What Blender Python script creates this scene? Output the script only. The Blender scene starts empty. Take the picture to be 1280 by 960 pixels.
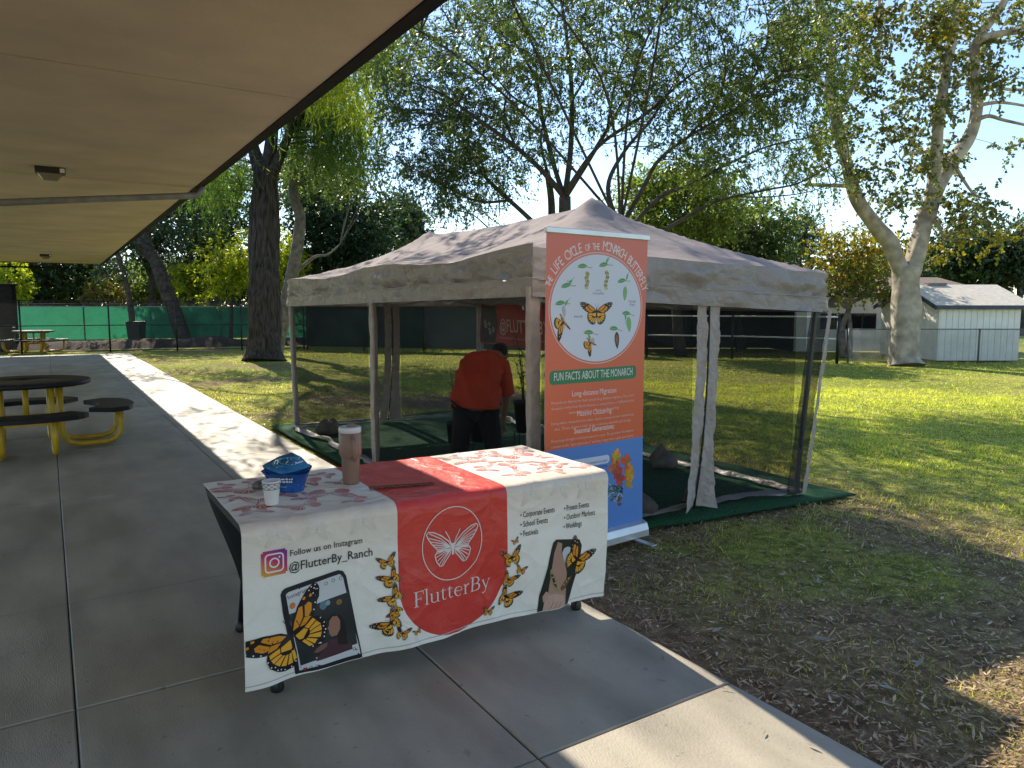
import bpy, bmesh, math, random
import numpy as np
from mathutils import Vector, Matrix

# ------------------------------------------------------------------ camera
scene = bpy.context.scene
COL = scene.collection
F, CX, CY, H = 917.0, 640.0, 480.0, 1.6
TH, PSI = math.radians(5.915), math.radians(32.264)
cd = bpy.data.cameras.new('camera')
cd.sensor_width = 36.0
cd.lens = F / 1280.0 * 36.0
cd.clip_start, cd.clip_end = 0.05, 1000.0
cam = bpy.data.objects.new('camera', cd)
cam.location = (0, 0, H)
cam.rotation_euler = (math.pi / 2 - TH, 0, -PSI)
COL.objects.link(cam)
scene.camera = cam

# ------------------------------------------------------------------ sky, sun
SUN = Vector((0.156, 1.21, 1.0)).normalized()
SUN_EL = math.asin(SUN.z)
SUN_AZ = math.atan2(SUN.x, SUN.y)
world = bpy.data.worlds.new('World')
scene.world = world
world.use_nodes = True
wn = world.node_tree
wn.nodes.clear()
sky = wn.nodes.new('ShaderNodeTexSky')
sky.sky_type = 'NISHITA'
sky.sun_disc = False
sky.sun_elevation = SUN_EL
sky.sun_rotation = SUN_AZ
sky.air_density = 1.0
sky.dust_density = 0.1
sky.ozone_density = 2.5
bgn = wn.nodes.new('ShaderNodeBackground')
bgn.inputs['Strength'].default_value = 0.088
wo = wn.nodes.new('ShaderNodeOutputWorld')
wn.links.new(sky.outputs[0], bgn.inputs[0])
wn.links.new(bgn.outputs[0], wo.inputs[0])
sl = bpy.data.lights.new('sun', 'SUN')
sl.energy = 2.8
sl.angle = math.radians(0.53)
sl.color = (1.0, 0.91, 0.76)
sun = bpy.data.objects.new('sun', sl)
sun.rotation_euler = SUN.to_track_quat('Z', 'Y').to_euler()
sun.location = (0, 0, 30)
COL.objects.link(sun)
scene.view_settings.view_transform = 'Standard'
scene.view_settings.look = 'None'
scene.view_settings.exposure = 1.53
scene.view_settings.gamma = 1.0
scene.view_settings.use_curve_mapping = False
scene.cycles.transparent_max_bounces = 24
scene.cycles.max_bounces = 8
scene.cycles.diffuse_bounces = 4

# ------------------------------------------------------------------ picking points of the place
SP, CP = math.sin(PSI), math.cos(PSI)
ST, CT = math.sin(TH), math.cos(TH)
def ray(u, v):
    r, up = u - CX, CY - v
    fw = F * CT + up * ST
    return Vector((fw * SP + r * CP, fw * CP - r * SP, -F * ST + up * CT))
def G(u, v, z=0.0):
    d = ray(u, v); return Vector((0, 0, H)) + d * ((z - H) / d.z)
def Yp(u, v, Y):
    d = ray(u, v); return Vector((0, 0, H)) + d * (Y / d.y)
def P(u, v, w):
    d = ray(u, v); k = w / F
    return Vector((0, 0, H)) + d * k
VR = Vector((CP, -SP, 0)); VF = Vector((SP, CP, 0))      # view right / forward on the ground

# ------------------------------------------------------------------ helpers
def tag(o, label=None, cat=None, group=None, kind=None):
    if label: o['label'] = label
    if cat: o['category'] = cat
    if group: o['group'] = group
    if kind: o['kind'] = kind
    return o
def thing(name, label, cat, loc=(0, 0, 0), rz=0.0, group=None):
    o = bpy.data.objects.new(name, None); COL.objects.link(o)
    o.location = loc; o.rotation_euler = (0, 0, rz); o.empty_display_size = 0.2
    return tag(o, label, cat, group)
def link(name, me, mat=None, parent=None):
    o = bpy.data.objects.new(name, me); COL.objects.link(o)
    if mat is not None:
        for m in (mat if isinstance(mat, (list, tuple)) else [mat]): me.materials.append(m)
    if parent: o.parent = parent
    return o
def copy_tree(o, parent=None):
    c = o.copy(); COL.objects.link(c)
    if parent: c.parent = parent
    for ch in list(o.children): copy_tree(ch, c)
    return c

def sstep(a, b, x):
    t = np.clip((x - a) / (b - a), 0, 1); return t * t * (3 - 2 * t)
def hsh(ix, iy, s):
    n = (ix.astype(np.int64) * 374761393 + iy.astype(np.int64) * 668265263 + s * 1442695041) & 0x7fffffff
    n = ((n ^ (n >> 13)) * 1274126177) & 0x7fffffff
    n = (n ^ (n >> 16)) & 0xffff
    return n / 65535.0
def vnoise(x, y, s=0):
    x = np.asarray(x, float); y = np.asarray(y, float)
    ix, iy = np.floor(x), np.floor(y)
    fx, fy = x - ix, y - iy
    fx, fy = fx * fx * (3 - 2 * fx), fy * fy * (3 - 2 * fy)
    a, b = hsh(ix, iy, s), hsh(ix + 1, iy, s)
    c, d = hsh(ix, iy + 1, s), hsh(ix + 1, iy + 1, s)
    return (a * (1 - fx) + b * fx) * (1 - fy) + (c * (1 - fx) + d * fx) * fy
def fbm(x, y, s=0, o=3):
    t, a, n = 0, 1, 0
    for k in range(o):
        t = t + a * vnoise(np.asarray(x) * 2 ** k, np.asarray(y) * 2 ** k, s + k * 7); n += a; a *= 0.5
    return t / n

def fast_mesh(name, V, Fc, smooth=False):
    V = np.asarray(V, np.float32); Fc = np.asarray(Fc, np.int32)
    k = Fc.shape[1]
    me = bpy.data.meshes.new(name)
    me.vertices.add(len(V)); me.vertices.foreach_set('co', V.ravel())
    me.loops.add(Fc.size); me.loops.foreach_set('vertex_index', Fc.ravel())
    me.polygons.add(len(Fc))
    me.polygons.foreach_set('loop_start', np.arange(0, Fc.size, k, dtype=np.int32))
    me.polygons.foreach_set('loop_total', np.full(len(Fc), k, np.int32))
    if smooth: me.polygons.foreach_set('use_smooth', np.ones(len(Fc), bool))
    me.update(calc_edges=True)
    return me

class MB:
    def __init__(s): s.v = []; s.f = []; s.m = []; s.sm = []
    def add(s, vs, fs, mi=0, smooth=False):
        b = len(s.v); s.v += [tuple(p) for p in vs]
        s.f += [tuple(b + i for i in f) for f in fs]; s.m += [mi] * len(fs); s.sm += [smooth] * len(fs)
        return s
    def box(s, x0, y0, z0, x1, y1, z1, mi=0):
        vs = [(x0, y0, z0), (x1, y0, z0), (x1, y1, z0), (x0, y1, z0), (x0, y0, z1), (x1, y0, z1), (x1, y1, z1), (x0, y1, z1)]
        return s.add(vs, [(0, 3, 2, 1), (4, 5, 6, 7), (0, 1, 5, 4), (1, 2, 6, 5), (2, 3, 7, 6), (3, 0, 4, 7)], mi)
    def bar(s, a, b, w, h, mi=0):                      # box bar between two points
        a, b = Vector(a), Vector(b); d = (b - a).normalized()
        u = Vector((0, 0, 1)) if abs(d.z) < 0.9 else Vector((1, 0, 0))
        x = d.cross(u).normalized(); y = x.cross(d)
        vs = []
        for p in (a, b):
            for i, j in ((-1, -1), (1, -1), (1, 1), (-1, 1)): vs.append(p + x * i * w / 2 + y * j * h / 2)
        return s.add(vs, [(3, 2, 1, 0), (4, 5, 6, 7), (0, 1, 5, 4), (1, 2, 6, 5), (2, 3, 7, 6), (3, 0, 4, 7)], mi)
    def tube(s, pts, rad, n=8, mi=0, cap=True, smooth=True):
        pts = [Vector(p) for p in pts]
        if not isinstance(rad, (list, tuple)): rad = [rad] * len(pts)
        vs, fs = [], []; ref = None
        for i, p in enumerate(pts):
            d = (pts[min(i + 1, len(pts) - 1)] - pts[max(i - 1, 0)])
            d = d.normalized() if d.length > 1e-9 else Vector((0, 0, 1))
            if ref is None:
                ref = Vector((1, 0, 0)) if abs(d.x) < 0.8 else Vector((0, 1, 0))
            x = (ref - d * ref.dot(d)); x = x.normalized() if x.length > 1e-6 else d.orthogonal().normalized()
            ref = x; y = d.cross(x)
            for k in range(n):
                a = 2 * math.pi * k / n
                vs.append(p + (x * math.cos(a) + y * math.sin(a)) * rad[i])
        for i in range(len(pts) - 1):
            for k in range(n):
                fs.append((i * n + k, i * n + (k + 1) % n, (i + 1) * n + (k + 1) % n, (i + 1) * n + k))
        s.add(vs, fs, mi, smooth)
        if cap:
            b = len(s.v) - len(vs)
            s.f.append(tuple(b + k for k in reversed(range(n)))); s.m.append(mi); s.sm.append(False)
            s.f.append(tuple(b + (len(pts) - 1) * n + k for k in range(n))); s.m.append(mi); s.sm.append(False)
        return s
    def lathe(s, prof, n=24, c=(0, 0, 0), mi=0, smooth=True, cap=True):
        vs, fs = [], []
        for r, z in prof:
            for k in range(n):
                a = 2 * math.pi * k / n; vs.append((c[0] + r * math.cos(a), c[1] + r * math.sin(a), c[2] + z))
        for i in range(len(prof) - 1):
            for k in range(n): fs.append((i * n + k, i * n + (k + 1) % n, (i + 1) * n + (k + 1) % n, (i + 1) * n + k))
        s.add(vs, fs, mi, smooth)
        if cap:
            b = len(s.v) - len(vs)
            s.f.append(tuple(b + k for k in reversed(range(n)))); s.m.append(mi); s.sm.append(False)
            s.f.append(tuple(b + (len(prof) - 1) * n + k for k in range(n))); s.m.append(mi); s.sm.append(False)
        return s
    def prism(s, poly, z0, z1, mi=0):
        n = len(poly)
        vs = [(x, y, z0) for x, y in poly] + [(x, y, z1) for x, y in poly]
        fs = [tuple(reversed(range(n))), tuple(range(n, 2 * n))] + [(i, (i + 1) % n, n + (i + 1) % n, n + i) for i in range(n)]
        return s.add(vs, fs, mi)
    def grid(s, fn, nu, nv, mi=0, smooth=True):
        vs = [fn(i / nu, j / nv) for j in range(nv + 1) for i in range(nu + 1)]
        fs = [(j * (nu + 1) + i, j * (nu + 1) + i + 1, (j + 1) * (nu + 1) + i + 1, (j + 1) * (nu + 1) + i) for j in range(nv) for i in range(nu)]
        return s.add(vs, fs, mi, smooth)
    def build(s, name, mat=None, parent=None, bevel=0.0):
        me = bpy.data.meshes.new(name); me.from_pydata(s.v, [], s.f); me.update()
        me.polygons.foreach_set('material_index', s.m); me.polygons.foreach_set('use_smooth', s.sm)
        o = link(name, me, mat, parent)
        if bevel:
            md = o.modifiers.new('bevel', 'BEVEL'); md.width = bevel; md.segments = 2; md.limit_method = 'ANGLE'
        return o

# ------------------------------------------------------------------ materials
def nd(t, typ, **kw):
    n = t.nodes.new(typ)
    for k, v in kw.items(): setattr(n, k, v)
    return n
def mat(name, col, rough=0.6, var=0.15, scale=6.0, bump=0.0, bscale=60.0, metal=0.0, spec=0.5, trans=0.0, tcol=None, stretch=(1, 1, 1), col2=None, detail=5, crease=None):
    m = bpy.data.materials.new(name); m.use_nodes = True
    t = m.node_tree; t.nodes.clear(); L = t.links.new
    out = nd(t, 'ShaderNodeOutputMaterial'); b = nd(t, 'ShaderNodeBsdfPrincipled')
    b.inputs['Roughness'].default_value = rough; b.inputs['Metallic'].default_value = metal
    b.inputs['Specular IOR Level'].default_value = spec
    tc = nd(t, 'ShaderNodeTexCoord'); mp = nd(t, 'ShaderNodeMapping'); mp.inputs['Scale'].default_value = stretch
    L(tc.outputs['Object'], mp.inputs[0])
    nz = nd(t, 'ShaderNodeTexNoise'); nz.inputs['Scale'].default_value = scale; nz.inputs['Detail'].default_value = detail
    L(mp.outputs[0], nz.inputs['Vector'])
    c2 = col2 or tuple(c * (1 - 2 * var) for c in col); c1 = col if col2 else tuple(min(1, c * (1 + var)) for c in col)
    rp = nd(t, 'ShaderNodeValToRGB')
    rp.color_ramp.elements[0].position = 0.32; rp.color_ramp.elements[1].position = 0.68
    rp.color_ramp.elements[0].color = (*c2, 1); rp.color_ramp.elements[1].color = (*c1, 1)
    L(nz.outputs[0], rp.inputs[0]); L(rp.outputs[0], b.inputs['Base Color'])
    if bump:
        n2 = nd(t, 'ShaderNodeTexNoise'); n2.inputs['Scale'].default_value = bscale; n2.inputs['Detail'].default_value = 6
        L(mp.outputs[0], n2.inputs['Vector'])
        bp = nd(t, 'ShaderNodeBump'); bp.inputs['Strength'].default_value = bump; bp.inputs['Distance'].default_value = 0.02
        L(n2.outputs[0], bp.inputs['Height']); L(bp.outputs[0], b.inputs['Normal'])
    if crease:                                          # sharp folds of slack cloth
        dn = nd(t, 'ShaderNodeTexNoise'); dn.inputs['Scale'].default_value = crease[0] * .8; L(mp.outputs[0], dn.inputs['Vector'])
        va = nd(t, 'ShaderNodeMix', data_type='VECTOR'); va.inputs[0].default_value = .22; L(mp.outputs[0], va.inputs[4]); L(dn.outputs['Color'], va.inputs[5])
        vo = nd(t, 'ShaderNodeTexVoronoi', feature='DISTANCE_TO_EDGE'); vo.inputs['Scale'].default_value = crease[0]; L(va.outputs[1], vo.inputs['Vector'])
        rr = nd(t, 'ShaderNodeMapRange'); rr.inputs[1].default_value = 0; rr.inputs[2].default_value = .16; L(vo.outputs['Distance'], rr.inputs[0])
        b2 = nd(t, 'ShaderNodeBump'); b2.inputs['Strength'].default_value = crease[1]; b2.inputs['Distance'].default_value = crease[2]
        L(rr.outputs[0], b2.inputs['Height'])
        if bump: L(bp.outputs[0], b2.inputs['Normal'])
        L(b2.outputs[0], b.inputs['Normal'])
    if trans:
        tr = nd(t, 'ShaderNodeBsdfTranslucent'); mx = nd(t, 'ShaderNodeMixShader'); mx.inputs[0].default_value = trans
        if tcol: tr.inputs[0].default_value = (*tcol, 1)
        else: L(rp.outputs[0], tr.inputs[0])
        L(b.outputs[0], mx.inputs[1]); L(tr.outputs[0], mx.inputs[2]); L(mx.outputs[0], out.inputs[0])
    else: L(b.outputs[0], out.inputs[0])
    m['bsdf'] = b.name
    return m
def leafmat(name, a, b, tr=0.45, tint=(1.3, 1.5, 0.6), third=None):
    m = bpy.data.materials.new(name); m.use_nodes = True
    t = m.node_tree; t.nodes.clear(); L = t.links.new
    out = nd(t, 'ShaderNodeOutputMaterial'); p = nd(t, 'ShaderNodeBsdfPrincipled')
    p.inputs['Roughness'].default_value = 0.42; p.inputs['Specular IOR Level'].default_value = 0.4
    g = nd(t, 'ShaderNodeNewGeometry'); rp = nd(t, 'ShaderNodeValToRGB')
    rp.color_ramp.elements[0].color = (*a, 1); rp.color_ramp.elements[1].color = (*b, 1)
    if third:
        e = rp.color_ramp.elements.new(third[0]); e.color = (*b, 1)
        rp.color_ramp.elements[-1].color = (*third[1], 1)
    L(g.outputs['Random Per Island'], rp.inputs[0]); L(rp.outputs[0], p.inputs['Base Color'])
    ml = nd(t, 'ShaderNodeMix', data_type='RGBA', blend_type='MULTIPLY'); ml.inputs[0].default_value = 1.0
    L(rp.outputs[0], ml.inputs[6]); ml.inputs[7].default_value = (*[x * 1.6 for x in tint], 1)
    ts = nd(t, 'ShaderNodeBsdfTranslucent'); L(ml.outputs[2], ts.inputs[0])
    mx = nd(t, 'ShaderNodeMixShader'); mx.inputs[0].default_value = tr
    L(p.outputs[0], mx.inputs[1]); L(ts.outputs[0], mx.inputs[2]); L(mx.outputs[0], out.inputs[0])
    return m
def attrmat(name, rough=0.5, spec=0.3, trans=0.0):            # printed ink: colour stored on the print itself
    m = bpy.data.materials.new(name); m.use_nodes = True
    t = m.node_tree; b = t.nodes['Principled BSDF']
    b.inputs['Roughness'].default_value = rough; b.inputs['Specular IOR Level'].default_value = spec
    a = nd(t, 'ShaderNodeVertexColor', layer_name='Col'); t.links.new(a.outputs[0], b.inputs['Base Color'])
    if trans:
        out = t.nodes['Material Output']; tr = nd(t, 'ShaderNodeBsdfTranslucent'); mx = nd(t, 'ShaderNodeMixShader'); mx.inputs[0].default_value = trans
        t.links.new(a.outputs[0], tr.inputs[0]); t.links.new(b.outputs[0], mx.inputs[1]); t.links.new(tr.outputs[0], mx.inputs[2]); t.links.new(mx.outputs[0], out.inputs[0])
    return m
def screenmat(name, col, open_, rough=0.8, trl=0.3, wires=None):   # woven mesh: partly open cloth
    m = bpy.data.materials.new(name); m.use_nodes = True
    t = m.node_tree; t.nodes.clear(); L = t.links.new
    out = nd(t, 'ShaderNodeOutputMaterial'); d = nd(t, 'ShaderNodeBsdfDiffuse'); d.inputs[0].default_value = (*col, 1)
    ts = nd(t, 'ShaderNodeBsdfTranslucent'); ts.inputs[0].default_value = (*col, 1)
    m1 = nd(t, 'ShaderNodeMixShader'); m1.inputs[0].default_value = trl
    L(d.outputs[0], m1.inputs[1]); L(ts.outputs[0], m1.inputs[2])
    tp = nd(t, 'ShaderNodeBsdfTransparent'); m2 = nd(t, 'ShaderNodeMixShader'); m2.inputs[0].default_value = open_
    L(m1.outputs[0], m2.inputs[1]); L(tp.outputs[0], m2.inputs[2]); L(m2.outputs[0], out.inputs[0])
    if wires:                                           # diamond wire pattern from UV in metres
        pitch, wd = wires
        uv = nd(t, 'ShaderNodeTexCoord'); sp = nd(t, 'ShaderNodeSeparateXYZ'); L(uv.outputs['UV'], sp.inputs[0])
        res = []
        for op in ('ADD', 'SUBTRACT'):
            a = nd(t, 'ShaderNodeMath', operation=op); L(sp.outputs[0], a.inputs[0]); L(sp.outputs[1], a.inputs[1])
            q = nd(t, 'ShaderNodeMath', operation='DIVIDE'); q.inputs[1].default_value = pitch; L(a.outputs[0], q.inputs[0])
            fr = nd(t, 'ShaderNodeMath', operation='FRACT'); L(q.outputs[0], fr.inputs[0])
            gt = nd(t, 'ShaderNodeMath', operation='GREATER_THAN'); gt.inputs[1].default_value = wd; L(fr.outputs[0], gt.inputs[0]); res.append(gt)
        mn = nd(t, 'ShaderNodeMath', operation='MINIMUM'); L(res[0].outputs[0], mn.inputs[0]); L(res[1].outputs[0], mn.inputs[1])
        L(mn.outputs[0], m2.inputs[0])
    return m

M_conc = mat('concrete', (0.40, 0.352, 0.268), 0.55, 0.13, 2.6, 0.22, 120, stretch=(1.6, 0.5, 1), spec=0.45)
M_joint = mat('joint_filler', (0.05, 0.045, 0.04), 0.9)
M_soffit = mat('soffit_stucco', (0.74, 0.59, 0.43), 0.9, 0.07, 1.1, 0.5, 45, stretch=(1, 1.25, 1))
M_dark = mat('dark_brown_paint', (0.016, 0.014, 0.014), 0.7, spec=0.12)
M_pipe = mat('grey_pipe', (0.22, 0.21, 0.20), 0.5)
M_wallp = mat('stucco_wall', (0.42, 0.36, 0.28), 0.85, bump=0.3)
M_black = mat('black_plastic', (0.012, 0.012, 0.014), 0.4)
M_blackmetal = mat('black_coated_metal', (0.012, 0.0125, 0.014), 0.5, spec=0.3)
M_yellow = mat('yellow_paint', (0.62, 0.38, 0.015), 0.4, 0.10, 9)
M_spandex = mat('black_stretch_cloth', (0.008, 0.008, 0.009), 0.75)
M_tent = mat('taupe_tent_fabric', (0.36, 0.30, 0.285), 0.85, 0.05, 3, 0.6, 7, trans=0.22, tcol=(0.44, 0.36, 0.35), crease=(1.6, .14, .03), spec=.15)
M_tentskirt = mat('taupe_valance_fabric', (0.31, 0.265, 0.24), 0.42, 0.06, 3, 0.8, 11, trans=0.10, crease=(3.2, .30, .03), spec=.6, stretch=(1, 1, 1.6))
M_trim = mat('taupe_trim_fabric', (0.40, 0.335, 0.295), 0.7, 0.08, 12, 0.7, 30)
M_mesh = screenmat('insect_screen', (0.018, 0.019, 0.020), 0.57)
M_meshdense = screenmat('folded_insect_screen', (0.03, 0.032, 0.035), 0.25)
M_zip = mat('black_zipper', (0.01, 0.01, 0.01), 0.6)
M_steel = mat('grey_steel', (0.30, 0.30, 0.31), 0.4, 0.05, metal=0.6)
M_white = mat('white_paint', (0.84, 0.81, 0.73), 0.6, 0.05, 3, 0.1, 30)
M_silver = mat('brushed_aluminium', (0.60, 0.61, 0.62), 0.35, 0.05, metal=0.7)
M_turf = mat('artificial_turf', (0.022, 0.115, 0.045), 0.85, 0.25, 40, 1.0, 260, spec=0.2)
M_sand = mat('taupe_bag_cloth', (0.20, 0.17, 0.14), 0.85, 0.15, 10, 0.5, 40)
M_bark_dk = mat('dark_fibrous_bark', (0.062, 0.046, 0.036), 0.95, 0.45, 5, 1.0, 16, stretch=(4, 4, 0.5))
M_bark_br = mat('brown_branch_bark', (0.075, 0.058, 0.045), 0.9, 0.25, 8, 0.6, 30)
M_bark_gy = mat('grey_bark', (0.20, 0.17, 0.14), 0.9, 0.25, 6, 0.8, 20)
M_bark_ln = mat('dark_smooth_bark', (0.10, 0.078, 0.06), 0.9, 0.3, 6, 0.8, 20)
M_bark_sy = mat('pale_mottled_bark', (0.54, 0.46, 0.35), 0.9, 0.2, 3.2, 1.0, 7, col2=(0.25, 0.195, 0.14), detail=8)
M_print = attrmat('printed_ink', 0.45, 0.35)
M_printb = attrmat('printed_banner', 0.4, 0.4)
M_shingle = mat('pale_shingle_roof', (0.62, 0.56, 0.47), 0.9, 0.08, 9, 0.4, 40)
M_window = mat('dark_window_glass', (0.012, 0.014, 0.018), 0.08, spec=0.6)
M_green = mat('green_windscreen', (0.03, 0.19, 0.11), 0.7, 0.45, 1.6, 0.4, 8, trans=0.42, tcol=(0.045, 0.33, 0.18))  # strong mottling stands for leaf shadows in the screen's colour
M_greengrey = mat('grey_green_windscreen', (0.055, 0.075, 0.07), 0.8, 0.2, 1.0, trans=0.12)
M_greenshade = mat('shaded_green_windscreen', (0.012, 0.04, 0.035), 0.8, 0.3, 1.0, trans=0.15)  # the green screen again, its shade put into a darker colour
M_link = screenmat('chain_link_wire', (0.05, 0.05, 0.05), 0.8, wires=(0.06, 0.16))
M_linkgal = screenmat('galvanised_chain_link', (0.40, 0.40, 0.39), 0.8, wires=(0.07, 0.13))
M_galv = mat('galvanised_post', (0.16, 0.16, 0.155), 0.5, metal=0.3)
M_dirt = mat('bare_dirt', (0.07, 0.042, 0.027), 0.95, 0.3, 3, 0.8, 40)

# ------------------------------------------------------------------ ground
def dirtmask(x, y):
    x = np.asarray(x, float); y = np.asarray(y, float)
    edge = 1 - sstep(2.42, 3.0 + 0.5 * fbm(x * 0.8, y * 1.3, 3), x)
    edge = edge * (1 - sstep(3.4, 4.2, y)) * .9
    n = fbm(x * 0.7 + 4, y * 0.7, 11)
    near = (1 - sstep(4.5, 8.5, np.hypot(x - 2.5, (y - 1.0) * 0.9)))
    patch = sstep(0.44, 0.70, n + 0.22 * near) * (1 - sstep(5.2, 7.5, x)) * .85
    back = (1 - sstep(0.5, 1.6, np.hypot((x - 6.2) / 2.2, (y - 11.7) / 1.0))) * 0.8
    return np.clip(np.maximum(np.maximum(edge, patch * 0.75), back), 0, 1)
def graded(c, lo, hi, d0, k):
    a = [c]
    while a[-1] < hi: a.append(a[-1] + d0 + k * abs(a[-1] - c))
    b = [c]
    while b[-1] > lo: b.append(b[-1] - d0 - k * abs(b[-1] - c))
    return np.array(sorted(set(b[1:] + a)))
def build_lawn():
    xs = graded(4.0, -220, 260, 0.08, 0.02); ys = graded(3.0, -120, 320, 0.08, 0.02)
    X, Y = np.meshgrid(xs, ys)
    d = np.hypot(X - 3, Y - 3)
    Z = -0.035 + (fbm(X * 1.3, Y * 1.3, 5) - 0.5) * 0.05 * (1 - sstep(20, 60, d))
    Z = np.where((X < 2.5) & (Y < 31), np.minimum(Z, -0.03), Z)
    inmat = (X > 2.35) & (X < 6.1) & (Y > 3.45) & (Y < 10.3)
    Z = np.where(inmat, -0.045, Z)
    V = np.stack([X, Y, Z], -1).reshape(-1, 3)
    nx, ny = len(xs), len(ys)
    i = np.arange(nx * ny).reshape(ny, nx)
    Fc = np.stack([i[:-1, :-1], i[:-1, 1:], i[1:, 1:], i[1:, :-1]], -1).reshape(-1, 4)
    me = fast_mesh('lawn', V, Fc, True)
    at = me.attributes.new('dirt', 'FLOAT', 'POINT'); at.data.foreach_set('value', dirtmask(X, Y).ravel().astype(np.float32))
    m = bpy.data.materials.new('lawn_soil_and_turf'); m.use_nodes = True
    t = m.node_tree; L = t.links.new; b = t.nodes['Principled BSDF']
    b.inputs['Roughness'].default_value = 0.95; b.inputs['Specular IOR Level'].default_value = 0.1
    tc = nd(t, 'ShaderNodeTexCoord')
    def noise(s, d=5):
        n = nd(t, 'ShaderNodeTexNoise'); n.inputs['Scale'].default_value = s; n.inputs['Detail'].default_value = d
        L(tc.outputs['Object'], n.inputs['Vector']); return n
    def ramp(src, p0, c0, p1, c1):
        r = nd(t, 'ShaderNodeValToRGB'); r.color_ramp.elements[0].position = p0; r.color_ramp.elements[1].position = p1
        r.color_ramp.elements[0].color = (*c0, 1); r.color_ramp.elements[1].color = (*c1, 1); L(src, r.inputs[0]); return r
    n1, n2, n3 = noise(0.35), noise(14), noise(60)
    g = ramp(n1.outputs[0], 0.38, (0.29, 0.33, 0.06), 0.62, (0.47, 0.45, 0.12))
    g2 = ramp(n2.outputs[0], 0.35, (0.45, 0.45, 0.4), 0.65, (1.15, 1.15, 1.0))
    mg = nd(t, 'ShaderNodeMix', data_type='RGBA', blend_type='MULTIPLY'); mg.inputs[0].default_value = 1
    L(g.outputs[0], mg.inputs[6]); L(g2.outputs[0], mg.inputs[7])
    s1 = ramp(n2.outputs[0], 0.3, (0.15, 0.095, 0.054), 0.7, (0.36, 0.25, 0.15))
    a = nd(t, 'ShaderNodeAttribute', attribute_name='dirt')
    ad = nd(t, 'ShaderNodeMath', operation='MULTIPLY_ADD'); L(n3.outputs[0], ad.inputs[0]); ad.inputs[1].default_value = 0.8; ad.inputs[2].default_value = -0.4
    sm = nd(t, 'ShaderNodeMath', operation='ADD', use_clamp=True); L(ad.outputs[0], sm.inputs[0]); L(a.outputs['Fac'], sm.inputs[1])
    rr = ramp(sm.outputs[0], 0.25, (0, 0, 0), 0.7, (1, 1, 1))
    mx = nd(t, 'ShaderNodeMix', data_type='RGBA'); L(rr.outputs[0], mx.inputs[0]); L(mg.outputs[2], mx.inputs[6]); L(s1.outputs[0], mx.inputs[7])
    L(mx.outputs[2], b.inputs['Base Color'])
    bp = nd(t, 'ShaderNodeBump'); bp.inputs['Strength'].default_value = 0.9; bp.inputs['Distance'].default_value = 0.04
    L(n3.outputs[0], bp.inputs['Height']); L(bp.outputs[0], b.inputs['Normal'])
    tag(link('lawn', me, m), kind='structure')
build_lawn()

wk = MB().box(-5.6, -3, -0.12, 2.385, 30.0, -0.014).build('walkway', M_joint); tag(wk, kind='structure')
slab_cache = {}
cols = [(-5.6, -4.2), (-4.2, -2.8), (-2.8, -1.4), (-1.4, 0.01), (0.01, 1.40), (1.40, 2.40)]
rows = [2.04 + 1.25 * k for k in range(-4, 23)]
rng = random.Random(5)
for c0, c1 in cols:
    for r0, r1 in zip(rows[:-1], rows[1:]):
        if r1 > 30.1: continue
        key = round(c1 - c0, 3)
        if key not in slab_cache:
            w = (c1 - c0) / 2 - 0.003; l = 0.625 - 0.003; b = 0.006
            mb = MB()
            mb.add([(-w, -l, -0.1), (w, -l, -0.1), (w, l, -0.1), (-w, l, -0.1), (-w, -l, -b), (w, -l, -b), (w, l, -b), (-w, l, -b),
                    (-w + b, -l + b, 0), (w - b, -l + b, 0), (w - b, l - b, 0), (-w + b, l - b, 0)],
                   [(0, 1, 5, 4), (1, 2, 6, 5), (2, 3, 7, 6), (3, 0, 4, 7), (4, 5, 9, 8), (5, 6, 10, 9), (6, 7, 11, 10), (7, 4, 8, 11), (8, 9, 10, 11)])
            o = mb.build('concrete_slab', None, wk); slab_cache[key] = o.data
            o.data.materials.append(M_conc)
        else:
            o = bpy.data.objects.new('concrete_slab', slab_cache[key]); COL.objects.link(o); o.parent = wk
        o.location = ((c0 + c1) / 2, (r0 + r1) / 2, rng.uniform(-0.0015, 0.0015))
# noise of the slabs in world space so that neighbours differ
t = M_conc.node_tree
tcn = [n for n in t.nodes if n.type == 'TEX_COORD'][0]; mpn = [n for n in t.nodes if n.type == 'MAPPING'][0]
gm = nd(t, 'ShaderNodeNewGeometry'); t.links.new(gm.outputs['Position'], mpn.inputs[0])
bn = t.nodes[M_conc['bsdf']]; nz2 = nd(t, 'ShaderNodeTexNoise'); nz2.inputs['Scale'].default_value = 1.3; nz2.inputs['Detail'].default_value = 6
t.links.new(mpn.outputs[0], nz2.inputs['Vector'])
mr = nd(t, 'ShaderNodeMapRange'); mr.inputs['From Min'].default_value = 0.3; mr.inputs['From Max'].default_value = 0.7; mr.inputs['To Min'].default_value = 0.38; mr.inputs['To Max'].default_value = 0.66
t.links.new(nz2.outputs[0], mr.inputs[0]); t.links.new(mr.outputs[0], bn.inputs['Roughness'])
cr_ = [n for n in t.nodes if n.type == 'VALTORGB'][0]
ns_ = nd(t, 'ShaderNodeTexNoise'); ns_.inputs['Scale'].default_value = 26; ns_.inputs['Detail'].default_value = 2; t.links.new(gm.outputs['Position'], ns_.inputs['Vector'])
nb_ = nd(t, 'ShaderNodeTexNoise'); nb_.inputs['Scale'].default_value = .9; nb_.inputs['Detail'].default_value = 7; nb_.inputs['Distortion'].default_value = .6; t.links.new(gm.outputs['Position'], nb_.inputs['Vector'])
r1 = nd(t, 'ShaderNodeMapRange'); r1.inputs[1].default_value = .68; r1.inputs[2].default_value = .76; r1.inputs[3].default_value = 1.0; r1.inputs[4].default_value = .62; t.links.new(ns_.outputs[0], r1.inputs[0])
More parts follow.
